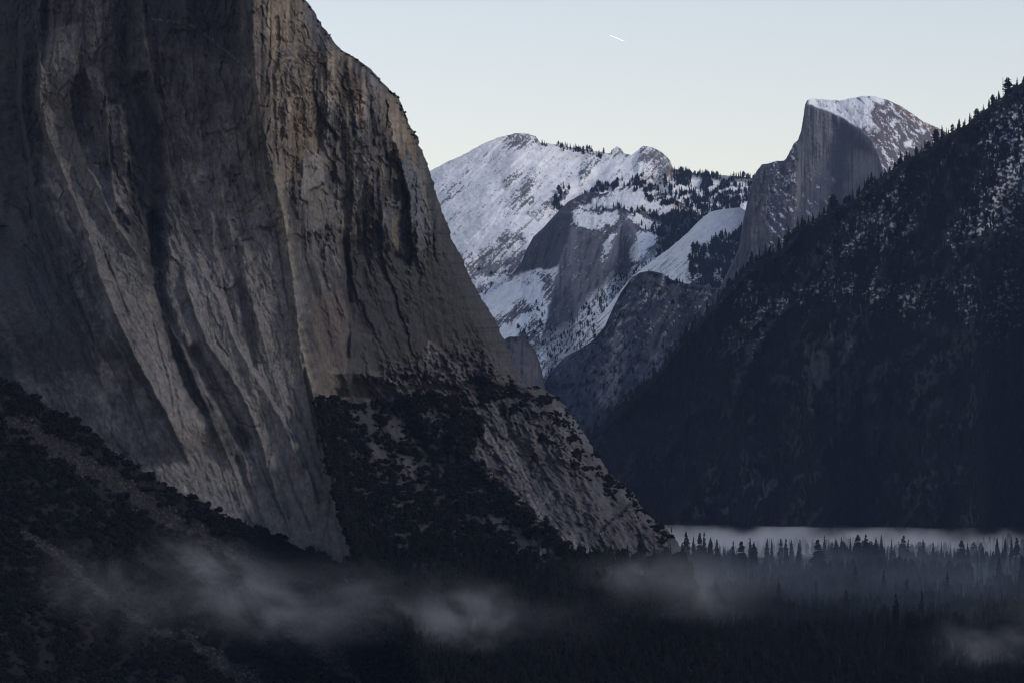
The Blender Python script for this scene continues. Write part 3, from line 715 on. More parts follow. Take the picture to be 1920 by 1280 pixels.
# ---- C: smooth snowy slab leaning against the half dome
C_TOP = [(1120, 600), (1180, 524), (1215, 494), (1250, 470), (1272, 452), (1290, 436), (1305, 420), (1320, 406), (1336, 396), (1360, 392), (1388, 389), (1402, 398), (1424, 420), (1470, 460), (1560, 500)]
def c_slope(C, yt): return 2.6 + 0 * C.X
def c_relief(C, yt):
    X, Y = C.X, C.Y
    U = X + 1.0 * (Y - 400)
    return (10 * fbm(X / 60, Y / 60, 4, 641) + 4 * ridged(U / 12, Y / 80, 3, 642) + 2.5 * fbm(X / 5, Y / 5, 3, 643) + 20 * C.mask([(1290, 470), (1400, 430), (1440, 560), (1280, 560)], 20, 8) * fbm(X / 14, Y / 20, 4, 645)) * sstep(0, 8, Y - yt[None])
def c_color(C, yt):
    X, Y = C.X, C.Y
    U = X + 1.1 * (Y - 400)
    n = fbm(U / 5, Y / 40, 4, 651, 0.65); f = fbm(X / 3.2, Y / 3.2, 3, 652, 0.7)
    col = np.ones(X.shape + (3,)) * np.array(SNOW)
    w = C.mask([(1296, 470), (1340, 452), (1384, 436), (1402, 410), (1440, 420), (1560, 600), (1240, 600), (1290, 540)], 6, 10)
    col = mix(col, (0.10, 0.10, 0.11), sstep(0.16, 0.4, n + 0.25 * f) * (0.25 + 0.6 * sstep(450, 520, Y)))
    col = mix(col, (0.055, 0.057, 0.062), (w * sstep(-0.35, 0.15, f + n + 0.12)).clip(0, 1))
    col = mix(col, SNOW, w * sstep(0.28, 0.42, fbm(X / 9, Y / 7, 4, 653)))
    return col
Cc = massif('snowfield', C_TOP, 1120, 1560, 260, 620, 130, [(0, 12900)], c_slope, c_relief, c_color, M_FAR, 'smooth bright snow slab sloping down left of the half dome', 640, 0.7, 9)

# ---- D: dark rounded shoulder with blue wooded slopes falling to the valley
D_TOP = [(900, 900), (985, 790), (1010, 735), (1030, 700), (1060, 668), (1090, 652), (1112, 638), (1134, 612), (1150, 576), (1166, 546), (1184, 521), (1200, 511), (1220, 508), (1240, 512), (1260, 525), (1290, 532), (1350, 541), (1400, 546), (1600, 570)]
def d_slope(C, yt): return 2.2 - 1.2 * C.mask([(1130, 520), (1300, 510), (1300, 800), (1100, 800), (1150, 600)], 30, 10)
def d_relief(C, yt):
    X, Y = C.X, C.Y
    U = X + 0.7 * (Y - 600)
    return (26 * ridged(U / 50, Y / 90, 4, 661) + 14 * fbm(X / 30, Y / 30, 4, 662) + 6 * fbm(U / 8, Y / 18, 4, 663, 0.6)) * sstep(0, 10, Y - yt[None]) + 3 * fbm(X / 5, Y / 5, 3, 664)
def d_color(C, yt):
    X, Y = C.X, C.Y
    U = X + 0.7 * (Y - 600)
    n = fbm(U / 10, Y / 30, 4, 671, 0.65); f = fbm(X / 3.5, Y / 3.5, 3, 672, 0.7)
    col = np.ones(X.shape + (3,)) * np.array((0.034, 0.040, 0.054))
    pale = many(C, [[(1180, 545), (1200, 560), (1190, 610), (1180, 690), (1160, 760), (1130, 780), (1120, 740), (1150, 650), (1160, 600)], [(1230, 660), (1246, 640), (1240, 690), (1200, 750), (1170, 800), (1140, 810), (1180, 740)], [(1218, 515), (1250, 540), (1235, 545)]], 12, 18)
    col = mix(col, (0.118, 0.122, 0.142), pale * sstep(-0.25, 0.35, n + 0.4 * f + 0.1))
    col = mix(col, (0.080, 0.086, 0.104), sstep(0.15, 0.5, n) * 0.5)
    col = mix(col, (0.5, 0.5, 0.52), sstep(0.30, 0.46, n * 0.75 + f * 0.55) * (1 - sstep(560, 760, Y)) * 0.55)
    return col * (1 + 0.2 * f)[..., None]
Dd = massif('wooded_shoulder', D_TOP, 900, 1600, 360, 880, 190, [(0, 10200)], d_slope, d_relief, d_color, M_FAR, 'dark rounded rock shoulder with hazy blue slopes above the valley', 660, 1.0, 8)

# ---- E: small bald dome peeping out behind the cliff
E_TOP = [(880, 700), (935, 642), (955, 631), (975, 631), (990, 640), (1004, 657), (1012, 680), (1018, 704), (1024, 738), (1040, 800)]
def e_color(C, yt):
    X, Y = C.X, C.Y
    v = fbm(X / 5, Y / 40, 4, 681); f = fbm(X / 3.5, Y / 3.5, 3, 682)
    col = np.ones(X.shape + (3,)) * np.array((0.062, 0.064, 0.076))
    col = mix(col, (0.11, 0.098, 0.098), sstep(0, 0.4, v) * sstep(970, 1010, X))
    return mix(col, (0.035, 0.035, 0.038), 1 - sstep(4, 14, Y - yt[None] + 8 * f))
Ee = massif('bald_dome', E_TOP, 880, 1040, 90, 830, 110, [(0, 8000)], lambda C, yt: 0.8 + 0 * C.X, lambda C, yt: 9 * fbm(C.X / 9, C.Y / 50, 4, 683) + 5 * ridged(C.X / 16, C.Y / 22, 3, 685) + 2 * fbm(C.X / 4, C.Y / 8, 3, 684) + 150 * sstep(985, 1030, C.X) ** 2, e_color, M_FAR, 'small bald granite dome peeping out right of the big cliff', 680, 1.0, 6)

# ---- F: the half dome
F_TOP = [(1340, 560), (1384, 470), (1396, 402), (1408, 348), (1418, 322), (1428, 309), (1440, 307), (1456, 302), (1470, 302), (1478, 291), (1488, 270), (1496, 263), (1502, 246), (1507, 216), (1509, 198), (1513, 189), (1522, 185),
         (1545, 187), (1575, 189), (1600, 184), (1620, 180), (1640, 181), (1665, 188), (1690, 200), (1710, 213), (1730, 228), (1750, 236), (1772, 247), (1800, 262), (1900, 330)]
FACE = [(1505, 260), (1510, 198), (1519, 196), (1545, 206), (1580, 220), (1608, 239), (1630, 256), (1642, 275), (1652, 300), (1662, 340), (1668, 420), (1600, 520), (1500, 520), (1480, 420), (1494, 330)]
RIDGE_ = [(1516, 188), (1545, 199), (1580, 214), (1610, 235), (1630, 256), (1642, 275), (1652, 300), (1662, 340), (1668, 420)]
def f_slope(C, yt): return 0.55 + 2.0 * (1 - C.mask(FACE, 6, 1)) * sstep(1530, 1660, C.X) + 0.4 * (1 - sstep(1480, 1510, C.X))
def f_relief(C, yt):
    X, Y = C.X, C.Y
    face = C.mask(FACE, 3, 1)
    right = (1 - face) * sstep(1516, 1530, X)
    r = face * (7 * fbm(X / 12, Y / 120, 4, 691) + 4 * fbm(X / 4, Y / 60, 3, 692) + 14 * sstep(0, 1, (X - 1500) / 170)) + 2.5 * fbm(X / 4, Y / 5, 3, 693)
    lft = 1 - sstep(1488, 1504, X)
    r = r + lft * (26 * ridged(X / 22, Y / 60, 4, 696) + 8 * fbm(X / 7, Y / 12, 4, 697) - 30)
    r = r + right * (10 * fbm(X / 20, Y / 20, 4, 694) + 4 * fbm(X / 5, Y / 5, 3, 695))
    return r * sstep(0, 6, Y - yt[None]) + right * (70 + 0.9 * np.maximum(X - 1620, 0)) + 1.2 * np.minimum(Y - yt[None], 20) * -right * 2.0
def f_color(C, yt):
    X, Y = C.X, C.Y
    face = C.mask(FACE, 2, 2)
    v = fbm(X / 5.5, Y / 150, 4, 701, 0.65); f = fbm(X / 3.2, Y / 3.2, 3, 702, 0.7); w = fbm((X - 1.0 * Y) / 11, (X + Y) / 30, 4, 703, 0.6)
    col = np.ones(X.shape + (3,)) * np.array((0.105, 0.10, 0.105))
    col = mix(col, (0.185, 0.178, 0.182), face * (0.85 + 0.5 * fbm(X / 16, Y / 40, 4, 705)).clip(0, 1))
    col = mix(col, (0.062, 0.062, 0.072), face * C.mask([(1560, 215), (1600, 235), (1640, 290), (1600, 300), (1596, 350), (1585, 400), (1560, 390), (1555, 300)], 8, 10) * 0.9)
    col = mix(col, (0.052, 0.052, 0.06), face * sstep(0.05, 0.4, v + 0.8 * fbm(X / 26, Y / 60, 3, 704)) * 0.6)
    col = mix(col, (0.20, 0.185, 0.18), face * C.mask([(1590, 290), (1610, 280), (1636, 290), (1642, 340), (1610, 370), (1584, 370)], 6, 8) * sstep(-0.3, 0.3, -v) * 0.85)
    right = (1 - face) * sstep(1510, 1518, X)
    col = mix(col, (0.135, 0.115, 0.115), right)
    col = mix(col, (0.20, 0.135, 0.11), right * sstep(0, 1, (X - 1650) / 60) * (1 - sstep(8, 22, Y - yt[None])))  # reddish sunlight painted along the shoulder's skyline edge
    col = mix(col, SNOW, right * sstep(0.05, 0.22, w + 0.45 * f - 0.09) * 0.85)
    col = mix(col, SNOW, right * C.mask([(1506, 176), (1548, 175), (1575, 178), (1600, 173), (1622, 168), (1650, 172), (1664, 184), (1640, 198), (1630, 212), (1638, 232), (1646, 244), (1630, 236), (1604, 240), (1575, 222), (1545, 208), (1520, 198)], 4, 9) * sstep(-0.55, -0.3, w + 0.4 * f))
    col = mix(col, SNOW, right * many(C, [[(1694, 268), (1712, 262), (1708, 276), (1696, 276)], [(1725, 240), (1738, 244), (1732, 252)]], 2, 3))
    lft = 1 - sstep(1486, 1500, X)
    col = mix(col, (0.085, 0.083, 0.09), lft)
    col = mix(col, (0.16, 0.14, 0.12), lft * C.mask([(1408, 380), (1432, 320), (1436, 400), (1424, 480), (1404, 470)], 6, 6) * sstep(-0.2, 0.3, v) * 0.8)
    col = mix(col, SNOW, lft * C.mask([(1440, 300), (1500, 260), (1500, 460), (1440, 470)], 10, 8) * sstep(0.3, 0.45, w + 0.5 * f) * 0.75)
    col = mix(col, SNOW, face * C.mask([(1505, 330), (1560, 330), (1560, 420), (1500, 420)], 10, 8) * sstep(0.42, 0.52, w + 0.4 * f) * 0.7)
    return col * np.array((0.97, 1.0, 1.06)) * (1 + 0.12 * f)[..., None]
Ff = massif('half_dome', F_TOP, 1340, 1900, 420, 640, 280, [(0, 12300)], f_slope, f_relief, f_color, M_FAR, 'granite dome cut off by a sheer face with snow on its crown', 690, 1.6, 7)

# ---- G: steep forested ridge on the right, patched with snow
G_TOP = [(820, 1000), (960, 930), (1040, 868), (1100, 818), (1130, 796), (1165, 762), (1190, 744), (1220, 712), (1240, 690), (1260, 662), (1290, 622), (1310, 602), (1340, 572), (1370, 534), (1400, 504), (1430, 484), (1470, 464),
         (1500, 426), (1530, 410), (1560, 392), (1600, 374), (1640, 340), (1680, 314), (1700, 300), (1740, 276), (1780, 250), (1810, 236), (1840, 212), (1860, 197), (1890, 175), (1920, 152), (2000, 96), (2200, 20), (2600, -60)]
G_SNOW = [[(1830, 240), (1960, 150), (1960, 330), (1900, 420), (1850, 440), (1800, 460), (1780, 480), (1800, 400), (1850, 330), (1840, 280)],
          [(1620, 380), (1700, 320), (1720, 400), (1700, 480), (1640, 480), (1560, 480), (1580, 420)],
          [(1560, 510), (1640, 520), (1700, 535), (1760, 545), (1860, 520), (1860, 560), (1760, 600), (1700, 600), (1600, 560), (1500, 570), (1440, 600), (1420, 580)],
          [(1380, 540), (1440, 520), (1440, 700), (1400, 690), (1320, 700), (1340, 640)], [(1800, 560), (1900, 500), (1920, 620), (1850, 700)]]
def g_slope(C, yt): return 1.15 - 0.75 * many(C, [[(1500, 640), (1600, 640), (1640, 740), (1600, 790), (1520, 780)], [(1820, 420), (1880, 300), (1930, 330), (1930, 620), (1850, 560)]], 20, 12)
def g_relief(C, yt):
    X, Y = C.X, C.Y
    U = X + 0.55 * (Y - 500)
    return (85 * ridged(U / 120, Y / 260, 4, 711) + 26 * fbm(X / 60, Y / 60, 4, 712) + 8 * fbm(X / 16, Y / 16, 4, 713, 0.6)) * sstep(0, 20, Y - yt[None])
def g_snow(C):
    X, Y = C.X, C.Y
    z = many(C, G_SNOW, 25, 24)
    n = fbm(X / 10, Y / 7, 4, 721, 0.65); f = fbm(X / 4, Y / 3.4, 3, 722, 0.7)
    hi = 1 - sstep(560, 760, Y)
    return sstep(0.20, 0.44, n * 0.7 + f * 0.5 + z * 0.34 - 0.15 + 0.12 * (hi - 1) * 3) * hi, z
def g_color(C, yt):
    X, Y = C.X, C.Y
    s, z = g_snow(C)
    f = fbm(X / 5, Y / 5, 3, 723, 0.7); v = fbm(X / 8, Y / 60, 4, 724)
    col = np.ones(X.shape + (3,)) * np.array((0.009, 0.0115, 0.0150))
    rk = many(C, [[(1500, 640), (1600, 630), (1640, 740), (1600, 790), (1520, 780)], [(1860, 420), (1890, 300), (1930, 330), (1930, 620), (1880, 560)], [(1340, 900), (1440, 850), (1460, 960), (1360, 980)]], 20, 20)
    col = mix(col, (0.028, 0.031, 0.038), (rk * sstep(-0.3, 0.4, v)).clip(0, 1))
    col = mix(col, (0.54, 0.58, 0.68), s * (0.32 + 0.5 * C.mask(G_SNOW[0], 40, 20)))
    return col * (1 + 0.3 * f)[..., None]
Gg = massif('forested_ridge', G_TOP, 820, 2600, 620, 1070, 300, [(900, 7050), (1300, 7150), (1920, 7700), (2600, 8000)], g_slope, g_relief, g_color, M_MID, 'steep dark forested ridge with snow patches on the right', 710, 1.5, 9)
# ================================================================== trees
def conifer(seed, H=1.0, R=0.16, levels=17, bare=0.12, shape=0.85, droop=0.35, dense=7, blunt=0.0):
    """Trunk and crown of a conifer one unit tall: whorls of drooping fronds of uneven length."""
    r = random.Random(seed)
    tv, tf = [], []
    n = 5
    for k, (z, rad) in enumerate(((-0.03, 0.017), (0.35, 0.012), (0.75, 0.006), (0.985, 0.001))):
        for i in range(n):
            a = 2 * math.pi * i / n
            tv.append((rad * math.cos(a), rad * math.sin(a), z * H))
    for k in range(3):
        for i in range(n):
            j = (i + 1) % n
            tf.append((k * n + i, k * n + j, (k + 1) * n + j, (k + 1) * n + i))
    cv, cf = [], []
    for k in range(levels):
        t = (k + r.uniform(0, 0.6)) / levels
        z = bare + (1 - bare) * t
        rad = R * max(0.05, (1 - t) ** shape * (1 - blunt) + blunt * math.sqrt(max(0, 1 - (2 * t - 0.75) ** 2 / 1.6)))
        for i in range(dense):
            if r.random() < 0.12:
                continue
            a = 2 * math.pi * (i + r.uniform(-0.4, 0.4)) / dense + k * 1.1
            L = rad * r.uniform(0.55, 1.25)
            w = L * r.uniform(0.28, 0.5)
            dz = -L * droop * r.uniform(0.6, 1.4)
            ca, sa = math.cos(a), math.sin(a)
            b = len(cv)
            up = 0.030 * r.uniform(0.7, 1.5)
            cv.append((0, 0, z + up))
            cv.append((ca * L * 0.55 - sa * w, sa * L * 0.55 + ca * w, z + dz * 0.4 - 0.012))
            cv.append((ca * L, sa * L, z + dz))
            cv.append((ca * L * 0.55 + sa * w, sa * L * 0.55 - ca * w, z + dz * 0.4 - 0.012))
            cf.append((b, b + 1, b + 2, b + 3))
            b = len(cv)
            cv.append((ca * L * 0.1, sa * L * 0.1, z + up * 0.8))
            cv.append((ca * L * 0.5, sa * L * 0.5, z + dz * 0.3 + up))
            cv.append((ca * L * 0.95, sa * L * 0.95, z + dz))
            cv.append((ca * L * 0.45, sa * L * 0.45, z + dz * 0.4 - up * 1.1))
            cf.append((b, b + 1, b + 2, b + 3))
    return (tv, tf), (cv, cf)

def broadleaf(seed, n=170, flat=0.8):
    """Rounded live-oak or scrub: leaf clumps through a lumpy crown on a short trunk, one unit tall."""
    r = random.Random(seed)
    tv, tf = [], []
    for z, rad in ((-0.05, 0.05), (0.5, 0.025)):
        for i in range(5):
            a = 2 * math.pi * i / 5
            tv.append((rad * math.cos(a), rad * math.sin(a), z))
    for i in range(5):
        tf.append((i, (i + 1) % 5, 5 + (i + 1) % 5, 5 + i))
    lobes = [(r.uniform(-0.3, 0.3), r.uniform(-0.3, 0.3), r.uniform(0.35, 0.75), r.uniform(0.2, 0.34)) for _ in range(7)]
    cv, cf = [], []
    for _ in range(n):
        lx, ly, lz, lr = r.choice(lobes)
        d = Vector((r.gauss(0, 1), r.gauss(0, 1), r.gauss(0, 1))).normalized()
        q = lr * r.uniform(0.55, 1.05)
        c = Vector((lx, ly, lz * flat)) + d * q
        nrm = (d + Vector((r.gauss(0, .5), r.gauss(0, .5), r.gauss(0, .5)))).normalized()
        t1 = nrm.orthogonal().normalized(); t2 = nrm.cross(t1)
        s = r.uniform(0.05, 0.11)
        b = len(cv)
        for (p, q2) in ((-1, -.7), (0.8, -1), (1, .8), (-.7, 1)):
            cv.append(tuple(c + t1 * (p * s) + t2 * (q2 * s)))
        cf.append((b, b + 1, b + 2, b + 3))
    return (tv, tf), (cv, cf)

def tree_meshes(kind, parts, leaf):
    (tv, tf), (cv, cf) = parts
    return (mesh_from(kind + '_trunk', tv, tf, [M_BARK], smooth=True), mesh_from(kind + '_crown', cv, cf, [leaf]))

def joined(kind, parts, leaf):
    (tv, tf), (cv, cf) = parts
    V = list(tv) + list(cv)
    F = list(tf) + [tuple(i + len(tv) for i in f) for f in cf]
    return mesh_from(kind, V, F, [M_BARK, leaf], mi=[0] * len(tf) + [1] * len(cf))

CON = [conifer(11), conifer(12, R=0.13, levels=19, bare=0.06), conifer(13, R=0.18, bare=0.25, levels=14, blunt=0.35), conifer(14, R=0.11, levels=16, bare=0.18, shape=0.6), conifer(15, R=0.15, bare=0.10, dense=8, blunt=0.2)]
ROUND = [conifer(21, R=0.26, bare=0.22, levels=13, blunt=0.95, droop=0.1, dense=9), conifer(22, R=0.22, bare=0.3, levels=12, blunt=0.9, droop=0.1, dense=9)]
SNAG = conifer(31, R=0.05, bare=0.4, levels=9, dense=3, shape=0.5)
OAK = [broadleaf(41), broadleaf(42, 150, 0.65), broadleaf(43, 190, 0.9)]
CON_M = [tree_meshes('conifer', c, M_NEEDLE) for c in CON]
RND_M = [tree_meshes('round_conifer', c, M_NEEDLE) for c in ROUND]
SNAG_M = tree_meshes('snag', SNAG, M_BARK)
OAK_M = [tree_meshes('oak', c, M_LEAF) for c in OAK]

def place_tree(name, meshes, loc, h, label, cat, group=None, wide=1.0):
    """One tree: an empty at its foot with a trunk and a crown."""
    t = bpy.data.objects.new(name, None)
    t.empty_display_size = 0.1
    COL.objects.link(t)
    t.location = loc
    t.rotation_euler = (random.uniform(-.03, .03), random.uniform(-.03, .03), random.uniform(0, 6.28))
    t.scale = (h * wide, h * wide, h)
    props(t, label, cat, group)
    for nm, me in (('trunk', meshes[0]), ('crown', meshes[1])):
        c = bpy.data.objects.new(nm, me)
        COL.objects.link(c)
        c.parent = t
    return t

# ---- scattered woods (uncountable): instances of whole trees on points
def source_collection(name, meshes):
    c = bpy.data.collections.new(name)
    for i, me in enumerate(meshes):
        c.objects.link(bpy.data.objects.new(name + '_source', me))
    return c
SRC_CON = source_collection('conifers', [joined('conifer', c, M_NEEDLE) for c in CON + ROUND[:1]])
SRC_OAK = source_collection('oaks', [joined('oak', c, M_LEAF) for c in OAK])

def stone_mesh(seed):
    r = random.Random(seed)
    import bmesh
    bm = bmesh.new()
    bmesh.ops.create_icosphere(bm, subdivisions=1, radius=0.5)
    for v in bm.verts:
        v.co *= r.uniform(0.65, 1.15)
        v.co.z *= 0.75
    me = bpy.data.meshes.new('stone'); bm.to_mesh(me); bm.free()
    me.materials.append(M_STONE)
    return me
SRC_STONE = source_collection('stones', [stone_mesh(s) for s in range(5)])

def scatter(name, pts, height, wide, src, label, tilt=0.0):
    """Points carrying a size; geometry nodes set one tree or stone on each."""
    pts = np.asarray(pts, np.float32); n = len(pts)
    me = bpy.data.meshes.new(name)
    me.vertices.add(n); me.vertices.foreach_set('co', pts.ravel())
    sc = np.stack([height * wide, height * wide, height], -1).astype(np.float32)
    ro = np.stack([RNG.normal(0, tilt, n), RNG.normal(0, tilt, n), RNG.uniform(0, 6.28, n)], -1).astype(np.float32)
    a = me.attributes.new('size', 'FLOAT_VECTOR', 'POINT'); a.data.foreach_set('vector', sc.ravel())
    a = me.attributes.new('turn', 'FLOAT_VECTOR', 'POINT'); a.data.foreach_set('vector', ro.ravel())
    o = link(name, me)
    ng = bpy.data.node_groups.new(name, 'GeometryNodeTree')
    ng.interface.new_socket('Geometry', in_out='INPUT', socket_type='NodeSocketGeometry')
    ng.interface.new_socket('Geometry', in_out='OUTPUT', socket_type='NodeSocketGeometry')
    N, L = ng.nodes, ng.links
    gi = N.new('NodeGroupInput'); go = N.new('NodeGroupOutput')
    ip = N.new('GeometryNodeInstanceOnPoints'); ip.inputs['Pick Instance'].default_value = True
    ci = N.new('GeometryNodeCollectionInfo'); ci.inputs['Collection'].default_value = src
    ci.inputs['Separate Children'].default_value = True; ci.inputs['Reset Children'].default_value = True
    a1 = N.new('GeometryNodeInputNamedAttribute'); a1.data_type = 'FLOAT_VECTOR'; a1.inputs['Name'].default_value = 'size'
    a2 = N.new('GeometryNodeInputNamedAttribute'); a2.data_type = 'FLOAT_VECTOR'; a2.inputs['Name'].default_value = 'turn'
    rv = N.new('FunctionNodeRandomValue'); rv.data_type = 'INT'
    rv.inputs['Min'].default_value = 0 if 'Min' in rv.inputs else 0
    for s in rv.inputs:
        if s.type == 'INT' and s.name == 'Max': s.default_value = len(src.objects) - 1
        if s.type == 'INT' and s.name == 'Min': s.default_value = 0
    L.new(gi.outputs[0], ip.inputs['Points']); L.new(ci.outputs[0], ip.inputs['Instance'])
    L.new(a1.outputs['Attribute'], ip.inputs['Scale']); L.new(a2.outputs['Attribute'], ip.inputs['Rotation'])
    L.new([s for s in rv.outputs if s.type == 'INT'][0], ip.inputs['Instance Index'])
    L.new(ip.outputs[0], go.inputs[0])
    md = o.modifiers.new('scatter', 'NODES'); md.node_group = ng
    return props(o, label, kind='stuff')

def pick(P, W, n):
    """n random points on a terrain patch, as dense as W (per square metre) says."""
    a = P[1:, :-1] - P[:-1, :-1]; b = P[:-1, 1:] - P[:-1, :-1]
    area = np.linalg.norm(np.cross(a, b), axis=-1)
    w = (area * W[:-1, :-1]).ravel()
    i = RNG.choice(len(w), n, p=w / w.sum())
    r, c = np.divmod(i, P.shape[1] - 1)
    s = RNG.random((n, 1)); t = RNG.random((n, 1))
    return P[r, c] + a[r, c] * s + b[r, c] * t

# right ridge: closed forest with openings where the snow lies
s_, z_ = g_snow(Gg['C'])
Xg, Yg = Gg['X'], Gg['Y']
vis = (Xg > 1000) & (Xg < 2080) & (Yg > -40)
den = vis * (0.5 + 0.7 * sstep(-0.2, 0.25, fbm(Xg / 40, Yg / 34, 4, 731) - 0.25 * z_)) * (1 - 0.75 * s_ * sstep(0.1, 0.5, z_))
den *= 1 - 0.8 * many(Gg['C'], [[(1500, 640), (1600, 630), (1640, 740), (1600, 790), (1520, 780)], [(1860, 420), (1890, 300), (1930, 330), (1930, 620), (1880, 560)]], 12, 14)
p = pick(Gg['P'], den, 27000)
h = 8 + 14 * RNG.random(len(p)) ** 1.4; p[:, 2] -= 1.0
scatter('ridge_forest', p, h, RNG.uniform(0.9, 1.5, len(p)), SRC_CON, 'dense dark conifer forest covering the right ridge', 0.03)

# valley floor forest
n = 36000
dd = np.sqrt(RNG.uniform(2250.0 ** 2, 6650.0 ** 2, n)); tx = RNG.uniform(-0.10, 0.165, n)
px_ = dd * tx; pz = floor_z(dd)
keep = (fbm(px_ / 260, dd / 260, 3, 741) > -0.32)
keep &= ~((dd > 5450) & (fbm(px_ / 120, dd / 60, 3, 742) > -0.12))
keep &= (tx > np.interp(dd, [2250, 3200, 3500, 4200], [-0.10, 0.035, 0.045, 0.02]))
p = np.stack([px_, dd, pz - 1.0], -1)[keep]
h = RNG.uniform(15, 31, len(p)) * (0.8 + 0.35 * fbm(p[:, 0] / 150, p[:, 1] / 150, 2, 743))
scatter('valley_forest', p, h, RNG.uniform(0.75, 1.25, len(p)), SRC_CON, 'dark conifer forest filling the valley floor', 0.02)

# wooded apron and scrubby ledges of the cliff
Pc = P_CLIFF[:, :CL_X.shape[1]]
w_ = CL_WOOD * (CL_X > 560) * (0.35 + sstep(-0.2, 0.3, fbm(CL_X / 30, CL_Y / 24, 4, 751)))
p = pick(Pc, w_, 15000)
h = 2 + 5.5 * RNG.random(len(p)) ** 1.6; p[:, 2] -= 0.8
scatter('apron_woods', p, h, RNG.uniform(0.9, 1.3, len(p)), SRC_OAK, 'dark oak woods on the apron at the foot of the cliff', 0.1)
w_ = CL_WOOD * (CL_Y > 880) * (CL_X > 600) * (0.1 + sstep(960, 1150, CL_Y))
p = pick(Pc, w_, 5000); h = RNG.uniform(5, 14, len(p)); p[:, 2] -= 1
scatter('apron_conifers', p, h, RNG.uniform(0.8, 1.3, len(p)), SRC_CON, 'conifers rising from the lower apron below the cliff', 0.03)
w_ = CL_SCRUB + 0.03 * (CL_RIM * (CL_Y > -10) * (CL_Y < 260) > 0.3)
p = pick(Pc, w_, 6000); h = 0.7 + 2.2 * RNG.random(len(p)) ** 2; p[:, 2] -= 0.4
scatter('ledge_scrub', p, h, RNG.uniform(0.9, 1.5, len(p)), SRC_OAK, 'low scrub on the ledges and rim of the cliff', 0.15)

# talus slope, bottom left: bushes between the scree, stones on it
cov = (1 - SL_SCREE) * (0.25 + sstep(-0.2, 0.3, fbm(SL_X / 36, SL_Y / 30, 4, 761))) * (SL_X > -80)
p = pick(SL_P, cov, 14000); h = 1.5 + 6.5 * RNG.random(len(p)) ** 1.8; p[:, 2] -= 0.6
scatter('slope_bushes', p, h, RNG.uniform(0.9, 1.35, len(p)), SRC_OAK, 'dark bushes and oaks covering the talus slope', 0.12)
p = pick(SL_P, SL_SCREE * (SL_X > -80), 9000); h = RNG.gamma(1.6, 0.55, len(p)) + 0.3
scatter('scree_stones', p, h, RNG.uniform(0.9, 1.5, len(p)), SRC_STONE, 'grey boulders and stones of the scree streaks', 0.6)

# far trees on snow: thin woods on the mountains
def far_woods(M, polys, n, h0, h1, name, label, seed, extra=None):
    W = many(M['C'], polys, 6, 12) * sstep(-0.25, 0.3, fbm(M['X'] / 18, M['Y'] / 12, 4, seed))
    p = pick(M['P'], W, n); p[:, 2] -= 2
    h = RNG.uniform(h0, h1, n)
    scatter(name, p, h, RNG.uniform(0.9, 1.5, n), SRC_CON, label, 0.02)
far_woods(A, [[(1085, 372), (1120, 350), (1200, 330), (1262, 322), (1415, 334), (1415, 420), (1330, 410), (1240, 358), (1150, 356)], [(1262, 318), (1416, 332), (1414, 352), (1300, 345)], [(1045, 360), (1066, 352), (1056, 400), (1030, 395)], [(1010, 268), (1150, 284), (1146, 292), (1020, 277)]],
          1500, 14, 30, 'mountain_woods', 'thin dark conifer woods on the snowy mountain ridge', 771)
far_woods(B, [[(1118, 388), (1170, 392), (1230, 400), (1312, 404), (1326, 430), (1290, 445), (1250, 428), (1210, 404)], [(1200, 420), (1290, 430), (1280, 470), (1230, 480), (1236, 440)], [(1180, 350), (1250, 365), (1300, 395), (1240, 385)]],
          900, 12, 26, 'dome_woods', 'dark conifers behind the snow capped dome tops', 772)
far_woods(B, B_TALUS + [[(1000, 560), (1040, 600), (1010, 680), (960, 640)]], 800, 9, 19, 'gully_woods', 'scattered conifers on the snowy gully below the dome walls', 773)
far_woods(A, [[(880, 500), (1040, 500), (1030, 640), (940, 640)]], 130, 12, 22, 'snowfield_conifers', 'sparse conifers dotting the lower snowfield beside the big cliff', 774)
far_woods(Cc, [[(1292, 478), (1340, 455), (1384, 438), (1402, 412), (1430, 440), (1430, 560), (1300, 560)]], 900, 16, 34, 'slab_woods', 'clump of dark conifers right of the snow slab', 775)
far_woods(Dd, [[(1000, 740), (1120, 640), (1160, 560), (1220, 510), (1420, 550), (1420, 700), (1200, 850), (1000, 850)]], 1300, 8, 16, 'shoulder_woods', 'hazy woods on the dark rock shoulder', 776)

# ---- single trees that stand out
crest_x, crest_P = Gg['xv'], Gg['P']
def on_crest(px, below=3):
    i = int(np.argmin(np.abs(crest_x - px)))
    return crest_P[below, i]
SEG = ['conifer on the low end of the right ridge beside the cliff', 'conifer on the right ridge skyline against the dark rock shoulder', 'conifer on the right ridge skyline before the half dome foot',
       'conifer on the right ridge skyline before the half dome face', 'conifer on the right ridge skyline where the half dome meets it', 'conifer on the highest stretch of the right ridge against the sky']
x = 1106.0; k = 0
while x < 1918:
    if not (1876 < x < 1902):
        b = on_crest(x, random.choice((1, 2, 3, 5)))
        m = RND_M[k % 2] if random.random() < 0.12 else CON_M[random.randrange(5)]
        hpx = random.uniform(17, 33) * (0.85 if x < 1400 else 1.0)
        place_tree('conifer_tree', m, (b[0], b[1], b[2] - 1.5), hpx * b[1] / FPX, SEG[int(np.searchsorted([1260, 1400, 1540, 1690, 1800], x))], 'tree', 'conifers on the right skyline', random.uniform(1.0, 1.5))
    x += random.uniform(5.5, 12.5); k += 1
b = on_crest(1889, 2)
place_tree('round_headed_pine', RND_M[0], (b[0], b[1], b[2] - 1.5), 37 * b[1] / FPX, 'tallest round headed pine standing out on the right skyline', 'tree', wide=1.15)
b = on_crest(1880, 2)
place_tree('dead_snag', SNAG_M, (b[0], b[1], b[2] - 1), 44 * b[1] / FPX, 'bare dead snag left of the round headed pine on the skyline', 'tree')

